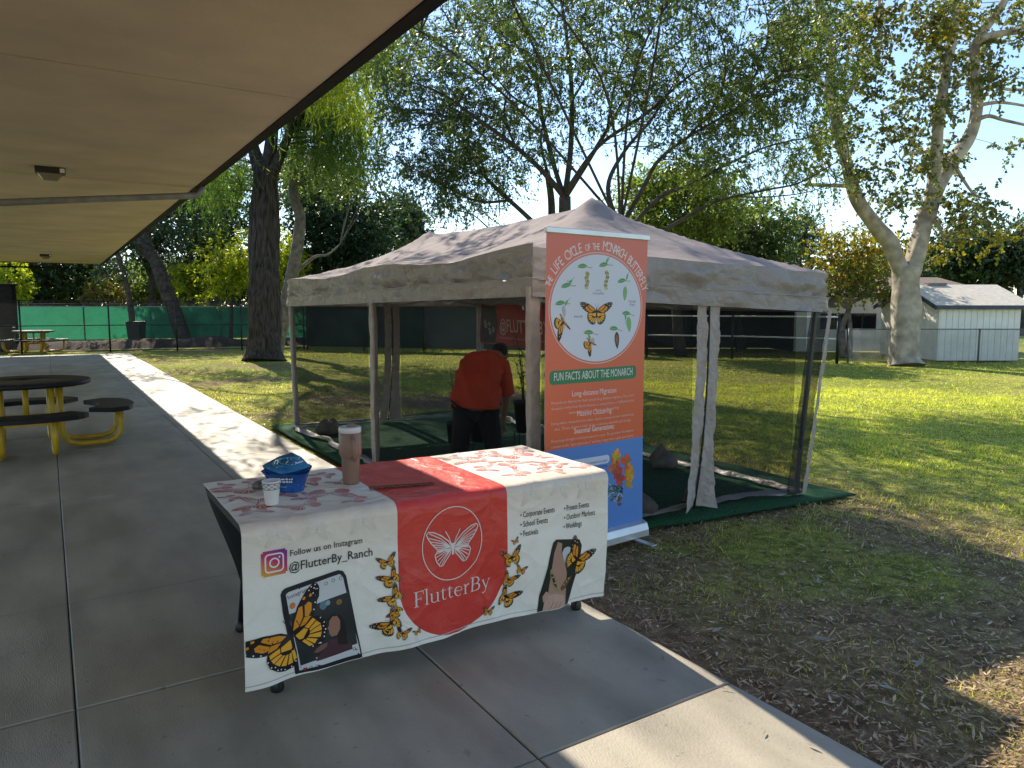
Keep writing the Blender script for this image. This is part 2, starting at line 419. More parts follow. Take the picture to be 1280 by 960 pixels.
r2 = nd(t, 'ShaderNodeMapRange'); r2.inputs[1].default_value = .40; r2.inputs[2].default_value = .62; r2.inputs[3].default_value = .84; r2.inputs[4].default_value = 1.08; t.links.new(nb_.outputs[0], r2.inputs[0])
mu = nd(t, 'ShaderNodeMath', operation='MULTIPLY'); t.links.new(r1.outputs[0], mu.inputs[0]); t.links.new(r2.outputs[0], mu.inputs[1])
mc = nd(t, 'ShaderNodeMix', data_type='RGBA', blend_type='MULTIPLY'); mc.inputs[0].default_value = 1; t.links.new(cr_.outputs[0], mc.inputs[6]); t.links.new(mu.outputs[0], mc.inputs[7]); t.links.new(mc.outputs[2], bn.inputs['Base Color'])
nz3 = nd(t, 'ShaderNodeTexNoise'); nz3.inputs['Scale'].default_value = 180; t.links.new(gm.outputs['Position'], nz3.inputs['Vector'])

# turf mat under the tent
def matfn(a, b):
    c = [Vector((2.47, 4.02, 0)), Vector((5.83, 3.66, 0)), Vector((5.98, 10.15, 0)), Vector((2.5, 10.15, 0))]
    p = (c[0] * (1 - a) + c[1] * a) * (1 - b) + (c[3] * (1 - a) + c[2] * a) * b
    e = max(0, 1 - min(a, 1 - a, b, 1 - b) * 14)
    n = float(vnoise(p.x * 2.2, p.y * 2.2, 9))
    return (p.x + 0.03 * (n - 0.5), p.y + 0.04 * (n - 0.5), 0.004 + 0.014 * n - 0.012 * e)
tm = MB().grid(matfn, 40, 70).build('turf_mat', M_turf)
tag(tm, 'green artificial turf mat spread under the canopy tent', 'turf mat')
md = tm.modifiers.new('thick', 'SOLIDIFY'); md.thickness = 0.012; md.offset = -1

# ------------------------------------------------------------------ building with the deep eave on the left
ZE, XE, YEND = 3.3, 1.915, 33.0
bd = thing('walkway_canopy', 'deep flat roof with stucco soffit covering the concrete walkway', 'canopy roof', (0, 0, 0))
seams = [-4.25, 0.96, 6.17, 11.39, 16.6, 21.8, 27.0, YEND]
for a, b in zip(seams[:-1], seams[1:]):
    MB().box(-4.6, a + 0.010, ZE, XE - 0.05, b - 0.010, ZE + 0.05).build('soffit_panel', M_soffit, bd)
MB().box(-4.6, -4.25, ZE + 0.052, XE - 0.03, YEND - 0.02, ZE + 0.30).build('roof_deck', M_dark, bd)
MB().box(XE - 0.048, -4.25, ZE - 0.012, XE + 0.004, YEND, ZE + 0.17).build('fascia', M_dark, bd)
MB().box(-4.6, YEND + 0.002, ZE - 0.01, XE, YEND + 0.045, ZE + 0.30).build('end_fascia', M_dark, bd)
g = MB()
for a, b in ((0, 1),): g.box(XE + 0.006, -4.25, ZE + 0.03, XE + 0.10, YEND - 0.01, ZE + 0.16)
g.build('gutter', M_dark, bd)
MB().tube([(XE + 0.06, 11.39, ZE + 0.02), (XE - 0.02, 11.39, ZE - 0.11), (-0.42, 11.40, 2.92), (-4.3, 11.42, 2.55)], 0.045, 10).build('drain_pipe', M_pipe, bd)
for y_ in (-3.5, 3.0, 9.5, 16.0, 22.5, 29.0): MB().box(-4.42, y_ - .1, 0.0, -4.22, y_ + .1, ZE - .002).build('added_column', M_wallp, bd)  # unseen columns added instead of a wall, leaving this side open to light
MB().bar((-4.6, YEND - 0.5, ZE - 0.22), (XE - 0.3, YEND - 0.5, ZE - 0.20), 0.05, 0.06).build('conduit', M_dark, bd)
M_lens = mat('cloudy_lamp_lens', (0.26, 0.23, 0.18), 0.25, 0.1)
def ceiling_lamp(x, y, label):
    t = thing('ceiling_lamp', label, 'lamp', (x, y, ZE), group=None)
    MB().box(-0.16, -0.09, -0.075, 0.16, 0.09, -0.001).build('housing', M_black, t, 0.008)
    MB().add([(-0.13, -0.085, -0.076), (0.13, -0.085, -0.076), (0.13, 0.085, -0.076), (-0.13, 0.085, -0.076),
              (-0.075, -0.05, -0.15), (0.075, -0.05, -0.15), (0.075, 0.05, -0.15), (-0.075, 0.05, -0.15)],
             [(4, 7, 6, 5), (0, 4, 5, 1), (1, 5, 6, 2), (2, 6, 7, 3), (3, 7, 4, 0)]).build('lens', M_lens, t, 0.006)
    MB().box(0.10, -0.094, -0.065, 0.15, -0.088, -0.015).build('sensor', M_white, t)
ceiling_lamp(0.13, 10.75, 'black box lamp with cloudy lens on the eave soffit before the drain pipe')
ceiling_lamp(0.07, 27.9, 'small dark box lamp near the far end of the eave soffit')

# ------------------------------------------------------------------ prints
class PB:
    """flat print: coloured 2-D shapes laid on a surface by a mapping (x, y, layer) -> point"""
    def __init__(s): s.items = []
    def poly(s, pts, col, layer=0): s.items.append(([(float(x), float(y)) for x, y in pts], [tuple(range(len(pts)))], col, layer)); return s
    def tris(s, pts, faces, col, layer=0): s.items.append((pts, faces, col, layer)); return s
    def stroke(s, pts, w, col, layer=0, closed=False):
        pts = [Vector((p[0], p[1])) for p in pts]
        ws = w if isinstance(w, (list, tuple)) else [w] * len(pts)
        n = len(pts); Lf, R = [], []
        for i in range(n):
            a = pts[(i - 1) % n] if (closed or i > 0) else pts[i]; b = pts[(i + 1) % n] if (closed or i < n - 1) else pts[i]
            d = (b - a); d = d.normalized() if d.length > 1e-9 else Vector((1, 0)); q = Vector((-d.y, d.x)) * ws[i] / 2
            Lf.append(pts[i] + q); R.append(pts[i] - q)
        v = Lf + R; f = [(i, (i + 1) % n, n + (i + 1) % n, n + i) for i in range(n if closed else n - 1)]
        return s.tris([(p.x, p.y) for p in v], f, col, layer)
    def ell(s, cx, cy, rx, ry, col, layer=0, n=24, rot=0):
        c, q = math.cos(rot), math.sin(rot); pts = []
        for k in range(n):
            a = 2 * math.pi * k / n; x, y = rx * math.cos(a), ry * math.sin(a); pts.append((cx + x * c - y * q, cy + x * q + y * c))
        return s.poly(pts, col, layer)
    def rrect(s, x0, y0, x1, y1, r, col, layer=0, n=5):
        pts = []
        for cx, cy, a0 in ((x1 - r, y1 - r, 0), (x0 + r, y1 - r, 90), (x0 + r, y0 + r, 180), (x1 - r, y0 + r, 270)):
            for k in range(n + 1):
                a = math.radians(a0 + 90 * k / n); pts.append((cx + r * math.cos(a), cy + r * math.sin(a)))
        return s.poly(pts, col, layer)
    def text(s, body, x, y, h, col, layer=0, sx=1.0, align='LEFT', rot=0.0, width=None, bold=0.0, res=2):
        v, f = glyphs(body, res, bold)
        if not v: return s
        w0 = max(p[0] for p in v); x0 = min(p[0] for p in v)
        k = h / 0.70; kx = k * sx
        if width: kx = width / (w0 - x0)
        off = {'LEFT': -x0, 'CENTER': -(w0 + x0) / 2, 'RIGHT': -w0}[align]
        c, q = math.cos(rot), math.sin(rot)
        pts = []
        for a, b in v:
            a = (a + off) * kx; b = b * k; pts.append((x + a * c - b * q, y + a * q + b * c))
        return s.tris(pts, f, col, layer)
    def build(s, name, mp, parent, m=None, maxe=None):
        bm = bmesh.new(); cl = bm.loops.layers.float_color.new('Col')
        for pts, faces, col, layer in s.items:
            vs = [bm.verts.new((p[0], p[1], layer)) for p in pts]
            for f in faces:
                if len(set(f)) < 3: continue
                try: fc = bm.faces.new([vs[i] for i in f])
                except ValueError: continue
                for lp in fc.loops: lp[cl] = (*col, 1)
        bmesh.ops.triangulate(bm, faces=bm.faces[:])
        if maxe:
            for _ in range(7):
                ed = [e for e in bm.edges if e.calc_length() > maxe and (e.verts[0].co - e.verts[1].co).length > maxe]
                if not ed: break
                bmesh.ops.subdivide_edges(bm, edges=ed, cuts=1)
                bmesh.ops.triangulate(bm, faces=[f for f in bm.faces if len(f.verts) > 3])
        for v in bm.verts: v.co = mp(v.co.x, v.co.y, v.co.z)
        me = bpy.data.meshes.new(name); bm.to_mesh(me); bm.free()
        return link(name, me, m or M_print, parent)
_gl = {}
def glyphs(body, res=2, bold=0.0):
    if 'M' in body: bold = 0.0
    key = (body, res, bold)
    if key in _gl: return _gl[key]
    cu = bpy.data.curves.new('lettering', 'FONT'); cu.body = body; cu.resolution_u = res; cu.offset = bold; cu.fill_mode = 'FRONT'
    o = bpy.data.objects.new('lettering', cu); COL.objects.link(o)
    dg = bpy.context.evaluated_depsgraph_get(); dg.update()
    me = bpy.data.meshes.new_from_object(o.evaluated_get(dg))
    r = ([(v.co.x, v.co.y) for v in me.vertices], [tuple(p.vertices) for p in me.polygons])
    bpy.data.objects.remove(o); bpy.data.curves.remove(cu); bpy.data.meshes.remove(me)
    _gl[key] = r; return r

FORE = [(0, 0), (.12, .22), (.40, .50), (.72, .70), (.93, .76), (1.0, .70), (.97, .56), (.88, .40), (.76, .24), (.62, .11), (.35, .0), (.08, -.03)]
HIND = [(.02, -.03), (.30, .0), (.58, .09), (.68, -.02), (.72, -.20), (.66, -.40), (.55, -.54), (.40, -.62), (.24, -.58), (.12, -.36)]
FCELL = [[(.08, .07), (.18, .22), (.42, .46), (.50, .44), (.40, .22), (.22, .08)],
         [(.44, .20), (.55, .42), (.66, .44), (.70, .36), (.62, .22), (.50, .14)],
         [(.24, .06), (.42, .19), (.56, .11), (.36, .03)]]
FSPOT = [[(.56, .57), (.62, .61), (.66, .57), (.60, .53)], [(.72, .55), (.78, .58), (.80, .52), (.74, .50)]]
HCELL = [[(.07, -.06), (.30, -.03), (.36, -.12), (.18, -.24), (.10, -.20)], [(.32, -.02), (.56, .05), (.60, -.04), (.38, -.11)],
         [(.39, -.13), (.60, -.07), (.61, -.18), (.38, -.19)], [(.37, -.21), (.60, -.20), (.56, -.33), (.34, -.24)],
         [(.33, -.26), (.54, -.36), (.46, -.45), (.28, -.28)], [(.26, -.29), (.43, -.47), (.33, -.52), (.22, -.30)], [(.20, -.28), (.30, -.52), (.21, -.50), (.13, -.28)]]
FDOT = [(.955, .69), (.93, .58), (.86, .455), (.77, .32), (.67, .2), (.86, .70), (.78, .66), (.90, .63), (.83, .54)]
HDOT = [(.665, -.05), (.685, -.2), (.635, -.37), (.53, -.5), (.40, -.575), (.27, -.55), (.63, -.27), (.58, -.42)]
ORANGE, OR2, INK, WHT = (0.72, 0.26, 0.012), (0.85, 0.40, 0.03), (0.010, 0.008, 0.008), (0.80, 0.78, 0.74)
def monarch(pb, x, y, size, rot=0.0, ar=0.0, al=0.0, sr=1.0, slf=1.0, layer=0, cols=(INK, ORANGE, OR2, WHT), dots=True, body=True, clip=None, base=True):
    """butterfly print: ar / al turn the right / left wing, sr / slf squeeze them"""
    for sgn, ang, sq in ((1, ar, sr), (-1, al, slf)):
        def T(p):
            a, b = p[0] * sq, p[1]
            c, q = math.cos(ang), math.sin(ang); a, b = a * c - b * q, a * q + b * c
            a *= sgn
            c, q = math.cos(rot), math.sin(rot)
            return (x + size * (a * c - b * q), y + size * (a * q + b * c))
        if base:
            pb.poly([T(p) for p in HIND], cols[0], layer); pb.poly([T(p) for p in FORE], cols[0], layer + .15)
        for c in HCELL: pb.poly([T(p) for p in c], cols[2], layer + .3)
        for c in FCELL + FSPOT: pb.poly([T(p) for p in c], cols[1], layer + .3)
        if dots:
            for (a, b) in FDOT + HDOT:
                cx, cy = T((a, b)); pb.ell(cx, cy, size * .018, size * .018, cols[3], layer + .3, 6)
    if body:
        d = Vector((-math.sin(rot), math.cos(rot)))
        pb.stroke([(x - d.x * size * .34, y - d.y * size * .34), (x, y), (x + d.x * size * .16, y + d.y * size * .16)], [size * .03, size * .07, size * .06], cols[0], layer + .45)
        for k in (-.35, .35):
            e = Vector((-math.sin(rot + k), math.cos(rot + k)))
            pb.stroke([(x + d.x * size * .14, y + d.y * size * .14), (x + e.x * size * .42, y + e.y * size * .42)], size * .012, cols[0], layer + .45)

SER = {}
def ser_glyphs():
    R = lambda x0, y0, x1, y1: ('p', [(x0, y0), (x1, y0), (x1, y1), (x0, y1)])
    S = lambda pts, ws: ('s', pts, ws)
    arc = lambda cx, cy, rx, ry, a0, a1, n=14: [(cx + rx * math.cos(math.radians(a0 + (a1 - a0) * k / n)), cy + ry * math.sin(math.radians(a0 + (a1 - a0) * k / n))) for k in range(n + 1)]
    thick = lambda n, hi, lo, f: [lo + (hi - lo) * abs(f(k / (n))) for k in range(n + 1)]
    SER['F'] = (.50, [R(.09, 0, .17, .68), R(.02, 0, .25, .025), R(.02, .655, .10, .68), R(.16, .648, .47, .68), ('p', [(.44, .66), (.47, .66), (.475, .52), (.455, .52)]), R(.16, .33, .36, .362), ('p', [(.34, .27), (.36, .27), (.36, .43), (.34, .43)])])
    SER['l'] = (.24, [R(.08, 0, .15, .70), R(.02, 0, .21, .024), R(.02, .676, .09, .70)])
    SER['u'] = (.52, [R(.07, .13, .14, .44), R(.01, .418, .08, .44), S(arc(.24, .14, .135, .125, 180, 330), [.07, .065, .06, .055, .05, .045, .042, .04, .038, .036, .034, .03, .03, .03, .03]), R(.36, .02, .43, .44), R(.30, .418, .37, .44), R(.42, 0, .50, .024)])
    SER['t'] = (.33, [R(.09, .11, .16, .50), ('p', [(.09, .46), (.16, .46), (.16, .58)]), R(.02, .415, .29, .44), S(arc(.21, .11, .085, .095, 180, 330), [.07, .065, .06, .055, .05, .045, .04, .04, .035, .033, .03, .03, .03, .03, .03])])
    e = arc(.22, .225, .165, .21, 0, 318, 30)
    SER['e'] = (.44, [S(e, [.03 + .045 * abs(math.sin(math.radians((318 * k / 30 - 90) / 1.0 + 0))) ** 2 if False else .028 + .05 * max(0, -math.cos(math.radians(318 * k / 30))) for k in range(31)]), R(.08, .235, .395, .262)])
    SER['r'] = (.36, [R(.08, 0, .15, .44), R(.02, 0, .22, .024), R(.02, .418, .09, .44), S([(.13, .28), (.17, .37), (.23, .425), (.30, .42)], [.03, .04, .05, .075])])
    SER['B'] = (.60, [R(.09, 0, .17, .68), R(.02, 0, .12, .025), R(.02, .655, .12, .68), R(.16, 0, .33, .03), R(.16, .335, .30, .362), R(.16, .65, .29, .68),
                      S(arc(.28, .506, .165, .158, 90, -90), [.03 + .05 * math.sin(math.pi * k / 14) for k in range(15)]), S(arc(.31, .182, .19, .167, 90, -90), [.03 + .055 * math.sin(math.pi * k / 14) for k in range(15)])])
    SER['y'] = (.48, [S([(.07, .44), (.25, .02)], .07), S([(.41, .44), (.25, .02), (.18, -.14), (.10, -.18), (.05, -.165)], [.03, .035, .035, .045, .06]), R(.01, .418, .16, .44), R(.34, .418, .48, .44)])
ser_glyphs()
def serif_text(pb, body, x, y, size, col, layer, sx=1.0):
    for ch in body:
        adv, prim = SER[ch]
        for p in prim:
            pts = [(x + a * size * sx, y + b * size) for a, b in p[1]]
            if p[0] == 'p': pb.poly(pts, col, layer)
            else: pb.stroke(pts, [w * size for w in p[2]] if isinstance(p[2], list) else p[2] * size, col, layer)
        x += adv * size * sx
    return x

# ------------------------------------------------------------------ table with stretch cover and printed cloth
TX0, TX1, TY0, TY1, TZ = 0.595, 2.445, 2.94, 3.76, 0.745
tb = thing('folding_table', 'long folding table in a black stretch cover under a printed cloth', 'table', ((TX0 + TX1) / 2, (TY0 + TY1) / 2, 0))
hx, hy = (TX1 - TX0) / 2, (TY1 - TY0) / 2 - 0.008
MB().box(-hx + .012, -hy + .014, TZ - .045, hx - .012, hy - .012, TZ - .008).build('table_top', M_black, tb, .004)
def coverfn(a, b):                                         # skirt: a runs round, b top to bottom; the sides are drawn in between the feet
    cs = [(-hx + .008, -hy + .009), (hx - .008, -hy + .009), (hx - .008, hy), (-hx + .008, hy)]
    k = int(a * 4) % 4; f = a * 4 - int(a * 4)
    p, q = cs[k], cs[(k + 1) % 4]
    x, y = p[0] + (q[0] - p[0]) * f, p[1] + (q[1] - p[1]) * f
    leg = min(f, 1 - f)
    pinch = math.sin(b * math.pi * .5) ** 1.3
    ins = (0.20 if k in (1, 3) else 0.10) * pinch * min(1, leg * 4 + .35)
    n = [(0, 1), (-1, 0), (0, -1), (1, 0)][k]
    cx = 0.14 * pinch
    x = x * (1 - cx * (1 if abs(x) > hx * .9 else .6)); x += n[0] * ins * .6; y += n[1] * ins * .7
    zb = 0.02 + 0.32 * min(1, leg * 5) ** .7
    z = (TZ - .006) * (1 - b) + zb * b
    return (x, y, z)
cv = MB().grid(coverfn, 96, 14).build('stretch_cover', M_spandex, tb)
MB().grid(lambda a, b: (-hx + .008 + (2 * hx - .016) * a, -hy + .009 + (2 * hy - .009) * b, TZ - .006), 2, 2).build('cover_top', M_spandex, tb)
for sx in (-1, 1):
    for sy in (-1, 1):
        x, y = sx * hx * .85, sy * hy * .84
        mb = MB().tube([(x * .93, y * .9, TZ - .06), (x, y, .05)], .016, 8); mb.lathe([(.026, 0), (.030, .012), (.024, .05), (.012, .06)], 10, (x, y, 0))
        mb.build('leg', M_black, tb)

L_T, DROP, BACK = TX1 - TX0, 0.66, -0.82
def cloth(s, t, off=0.0):
    x = TX0 - 0.002 + s
    R = 0.016 + .010 * (float(vnoise(s * 7, 3.3, 17)) - .3)
    fold = 0.0035 * math.exp(-((s - 0.955) / 0.010) ** 2) - 0.006 * math.exp(-((s - 0.92) / .05) ** 2) + 0.003 * math.exp(-((s - .47) / .012) ** 2) + .003 * math.exp(-((s - 1.40) / .012) ** 2)
    n = float(fbm(s * 3.1, t * 3.3, 21)) - .5; n2 = float(vnoise(s * 11 + t * 3, t * 8 - s * 2, 5)) - .5; n3 = float(vnoise(s * 17 - t * 6, t * 14 + s * 4, 8)) - .5
    if t <= 0:
        y = TY0 - t; z = TZ + .004 + max(0, .004 * n2 + .002 * n3 + .003) + .6 * abs(fold)
        lt = min(1, -t / .03)
        z -= R * (1 - lt) ** 2 * .55 + .004 * (1 - min(1, -t / .12)) * float(vnoise(s * 5, 8.1, 19))
        return Vector((x, y, z + off))
    tt = min(1, t / .03)
    y = TY0 - .006 - .010 * tt - (0.040 * n + 0.010 * n2 + 0.006 * n3) * min(1, t * 2.2 + .06) - fold * min(1, t * 5) - .007 * math.sin(s * 21 + 5 * n) * (t / .66) ** 1.3
    hang = max(0, s - 1.6) / .25
    y -= .03 * hang ** 2 * t / .6
    y -= 0.016 * math.sin(s * 9.0 + 1.0 + 2 * n) * t / .66
    z = TZ + .002 - R * .3 - t * (1 - .006) + .001 * n3 - .004 * float(vnoise(s * 5, 8.1, 19))
    x2 = x + .035 * (t / .66) * (-1 if s > 1.2 else 0) * min(1, max(0, s - 1.2) / .6) - .012 * (t / .66) * (1 if s < .3 else 0)
    return Vector((x2, y - off, z))
cl = None
def build_cloth():
    nu, nv = 190, 150
    mb = MB(); uvs = []
    def fn(a, b):
        t = BACK + (DROP - BACK) * b
        return cloth(a * L_T + .002, t)
    mb.grid(fn, nu, nv)
    m = bpy.data.materials.new('printed_vinyl_cloth'); m.use_nodes = True
    tr = m.node_tree; L = tr.links.new; bs = tr.nodes['Principled BSDF']
    uv = nd(tr, 'ShaderNodeTexCoord'); sp = nd(tr, 'ShaderNodeSeparateXYZ'); L(uv.outputs['UV'], sp.inputs[0])
    S, T = sp.outputs[0], sp.outputs[1]
    def mth(op, a, b=None, cl_=False):
        n = nd(tr, 'ShaderNodeMath', operation=op, use_clamp=cl_)
        for i, q in enumerate((a, b)):
            if q is None: continue
            if isinstance(q, (int, float)): n.inputs[i].default_value = q
            else: L(q, n.inputs[i])
        return n.outputs[0]
    dx = mth('ABSOLUTE', mth('SUBTRACT', S, .940)); inx = mth('LESS_THAN', dx, .2835)
    ab = mth('LESS_THAN', T, .37)
    dt = mth('SUBTRACT', T, .37)
    rr = mth('ADD', mth('MULTIPLY', dx, dx), mth('MULTIPLY', dt, dt)); inc = mth('LESS_THAN', rr, .2835 ** 2)
    red = mth('MULTIPLY', inx, mth('MAXIMUM', ab, inc))
    nz = nd(tr, 'ShaderNodeTexNoise'); nz.inputs['Scale'].default_value = 7; nz.inputs['Detail'].default_value = 5; L(uv.outputs['UV'], nz.inputs['Vector'])
    # peach tint along the fold of the white panels, a printed fade
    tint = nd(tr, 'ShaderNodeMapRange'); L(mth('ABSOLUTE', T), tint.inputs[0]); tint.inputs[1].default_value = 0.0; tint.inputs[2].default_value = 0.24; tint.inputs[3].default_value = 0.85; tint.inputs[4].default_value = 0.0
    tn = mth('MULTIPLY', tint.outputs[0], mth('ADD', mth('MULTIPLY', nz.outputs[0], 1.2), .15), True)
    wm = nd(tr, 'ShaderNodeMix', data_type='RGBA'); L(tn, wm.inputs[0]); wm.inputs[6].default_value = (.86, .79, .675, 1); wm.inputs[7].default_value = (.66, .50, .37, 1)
    rm = nd(tr, 'ShaderNodeMix', data_type='RGBA'); L(red, rm.inputs[0]); L(wm.outputs[2], rm.inputs[6]); rm.inputs[7].default_value = (.64, .048, .032, 1)
    L(rm.outputs[2], bs.inputs['Base Color']); bs.inputs['Roughness'].default_value = .40; bs.inputs['Specular IOR Level'].default_value = .45
    dn = nd(tr, 'ShaderNodeTexNoise'); dn.inputs['Scale'].default_value = 3; L(uv.outputs['UV'], dn.inputs['Vector'])
    va = nd(tr, 'ShaderNodeMix', data_type='VECTOR'); va.inputs[0].default_value = .25; L(uv.outputs['UV'], va.inputs[4]); L(dn.outputs['Color'], va.inputs[5])
    vo = nd(tr, 'ShaderNodeTexVoronoi', feature='DISTANCE_TO_EDGE'); vo.inputs['Scale'].default_value = 5.0; L(va.outputs[1], vo.inputs['Vector'])
    vr = nd(tr, 'ShaderNodeMapRange'); vr.inputs[2].default_value = .12; L(vo.outputs['Distance'], vr.inputs[0])
    b2 = nd(tr, 'ShaderNodeBump'); b2.inputs['Strength'].default_value = .20; b2.inputs['Distance'].default_value = .02; L(vr.outputs[0], b2.inputs['Height'])
    bp = nd(tr, 'ShaderNodeBump'); bp.inputs['Strength'].default_value = .38; L(b2.outputs[0], bp.inputs['Normal']); bp.inputs['Distance'].default_value = .012
    n2 = nd(tr, 'ShaderNodeTexNoise'); n2.inputs['Scale'].default_value = 16; n2.inputs['Detail'].default_value = 4; n2.inputs['Distortion'].default_value = 1.2; L(uv.outputs['UV'], n2.inputs['Vector'])
    L(n2.outputs[0], bp.inputs['Height']); L(bp.outputs[0], bs.inputs['Normal'])
    o = mb.build('tablecloth', m)
    ul = o.data.uv_layers.new(name='UVMap')
    for lp in o.data.loops:
        i = lp.vertex_index; a = (i % (nu + 1)) / nu; b = (i // (nu + 1)) / nv
        ul.data[lp.index].uv = (a * L_T, BACK + (DROP - BACK) * b)
    return tag(o, 'red and white printed butterfly cloth draped over the long table', 'tablecloth')
cl = build_cloth()
def cmap(x, y, layer):                                    # x = along the table, y = -t (up the front)
    return cloth(min(max(x, .006), L_T - .004), min(-y, DROP - .004) if -y > 0 else max(-y, BACK + .01), .0026 + .0009 * layer)
def fx(u, v):                                             # a point of the front drop
    p = Yp(u, v, 2.915); return (p.x - TX0 + .002, p.z - TZ)
BLK = (.018, .018, .02)
def letter(*a, **k):
    q_ = PB(); a = list(a); a[5] = 1.0; q_.text(*a, **k); q_.build('printed_lettering', cmap, cl, maxe=.022)
x, y = fx(364, 694); x1, _ = fx(454, 680); letter('Follow us on Instagram', x, y, .026, BLK, 0, width=x1 - x, bold=.004)
x, y = fx(363, 714); x1, _ = fx(467, 692); letter('@FlutterBy_Ranch', x, y + .002, .037, BLK, 0, width=x1 - x, bold=.006)
for lst, u0, v0 in ((('Corporate Events', 'School Events', 'Festivals'), 652, 647), (('Private Events', 'Outdoor Markets', 'Weddings'), 707, 638)):
    x, y = fx(u0, v0)
    for k, s_ in enumerate(lst):
        yy = y - k * .047
        letter('\u2022 ' + s_, x - .004, yy, .029, BLK, 0, sx=.64, bold=.003)
# photo app logo
pb = PB(); x, y = fx(344, 702); r = .052
segs = 14
def lg(k, j):
    a, b = k / segs, j / segs
    c0, c1, c2 = np.array((.10, .03, .30)), np.array((.55, .03, .10)), np.array((.75, .33, .03))
    q = .62 * (1 - b) + .38 * (1 - a)
    c = c0 + (c1 - c0) * min(1, (1 - (1 - q)) * 1.9) if q < .5 else c1 + (c2 - c1) * min(1, (q - .5) * 2.2)
    return tuple(float(v) for v in c)
for k in range(segs):
    for j in range(segs):
        xx, yy = x - r + 2 * r * k / segs, y - r + 2 * r * j / segs; d = 2 * r / segs
        if (k in (0, segs - 1) and j in (0, segs - 1)): continue
        pb.poly([(xx, yy), (xx + d, yy), (xx + d, yy + d), (xx, yy + d)], lg(k, j), 0)
def rr_pts(cx, cy, h, rad, n=5):
    o = []
    for sx, sy, a0 in ((1, 1, 0), (-1, 1, 90), (-1, -1, 180), (1, -1, 270)):
        for k in range(n + 1):
            a = math.radians(a0 + 90 * k / n); o.append((cx + sx * (h - rad) + rad * math.cos(a), cy + sy * (h - rad) + rad * math.sin(a)))
    return o
pb.stroke(rr_pts(x, y, .036, .014), .006, WHT, .4, True)
pb.stroke([(x + .018 * math.cos(k * .2618), y + .018 * math.sin(k * .2618)) for k in range(24)], .006, WHT, .4, True)
pb.ell(x + .021, y + .021, .004, .004, WHT, .4, 10)
pb.build('camera_logo', cmap, cl, maxe=.022)
# phone with a picture
pb = PB()
q = lambda *a: [fx(*p) for p in a]
pb.poly(q((352, 742), (354, 737), (358, 734), (424, 713), (430, 714), (434, 720), (455, 824), (374, 843), (356, 765)), BLK, 0)
pb.poly(q((359, 742), (362, 739), (426, 718), (430, 722), (452, 818), (379, 838)), (.62, .61, .59), .3)
pb.poly(q((376, 736), (378, 734), (411, 723), (413, 719), (409, 719), (375, 730)), BLK, .6)
pb.poly(q((364, 767), (438, 740), (448, 805), (380, 832)), (.022, .026, .026), .6)
pb.ell(*fx(405, 757), .016, .018, (.10, .19, .22), .9); pb.ell(*fx(411, 754), .010, .011, (.22, .34, .36), 1.0)
pb.ell(*fx(425, 753), .013, .012, (.22, .13, .03), .9)
pb.poly(q((399, 826), (405, 806), (412, 800), (424, 798), (434, 803), (441, 806), (442, 812)), (.075, .030, .035), .9)
pb.poly(q((409, 775), (416, 768), (424, 768), (431, 775), (434, 790), (436, 806), (424, 806), (420, 790)), (.018, .010, .008), 1.0)
pb.poly(q((412, 777), (416, 771), (422, 770), (426, 776), (426, 786), (422, 794), (415, 796), (412, 792), (412, 788), (410, 786), (412, 782)), (.33, .16, .10), 1.2)
pb.poly(q((396, 815), (402, 806), (410, 803), (409, 808), (401, 815)), (.22, .10, .07), 1.2)
pb.ell(*fx(368, 756), .013, .014, (.60, .20, .06), .7)
pb.text('Instagram', *fx(362, 748), .017, BLK, .7, width=.085, rot=.20, bold=.002)
for u, v in ((409, 730), (418, 726), (427, 723)): pb.stroke([(fx(u, v)[0] + .007 * math.cos(k * .785), fx(u, v)[1] + .007 * math.sin(k * .785)) for k in range(8)], .002, BLK, .7, True)
hx_, hy_ = fx(386, 836); pb.poly([(hx_, hy_ - .008), (hx_ + .009, hy_ + .003), (hx_ + .005, hy_ + .008), (hx_, hy_ + .004), (hx_ - .005, hy_ + .008), (hx_ - .009, hy_ + .003)], (.42, .02, .06), .7)
for u, v in ((393, 834), (400, 832), (444, 812)): pb.stroke([(fx(u, v)[0] + .006 * math.cos(k * .785), fx(u, v)[1] + .006 * math.sin(k * .785)) for k in range(8)], .002, BLK, .7, True)
pb.build('phone_print', cmap, cl, maxe=.022)
pb = PB(); x, y = fx(367, 793)
monarch(pb, x, y, .185, math.radians(6), math.radians(20), math.radians(-30), 1.0, 1.05, 1.8); pb.build('butterfly_print', cmap, cl, maxe=.022)
# second phone with an arm
pb = PB()
pb.poly(q((673, 768), (676, 745), (690, 683), (692, 677), (696, 673), (728, 673), (731, 680), (727, 710), (714, 757)), (.020, .024, .014), 0)
pb.poly(q((683, 766), (686, 745), (693, 690), (698, 676), (704, 678), (703, 690), (708, 700), (712, 715), (710, 758)), (.42, .24, .16), .3)
pb.poly(q((704, 690), (707, 684), (712, 682), (716, 683), (714, 708), (709, 704)), (.55, .53, .52), .3)
pb.poly(q((680, 767), (682, 752), (688, 742), (698, 740), (708, 742), (710, 757)), (.55, .33, .25), .45)
pb.poly(q((680, 745), (684, 738), (688, 740), (686, 748), (681, 752)), (.50, .29, .21), .6)
for u in (690, 695, 700): pb.stroke(q((u - 5, 766), (u, 757), (u + 3, 750)), .004, (.30, .15, .10), .6)
pb.poly(q((688, 712), (690, 709), (696, 722), (701, 738), (697, 737), (690, 727)), (.30, .25, .10), .6); pb.poly(q((689, 716), (692, 716), (698, 733), (694, 730)), (.03, .025, .02), .75)
pb.poly(q((702, 733), (710, 724), (719, 718), (718, 723), (710, 734), (704, 737)), (.16, .07, .03), .6)
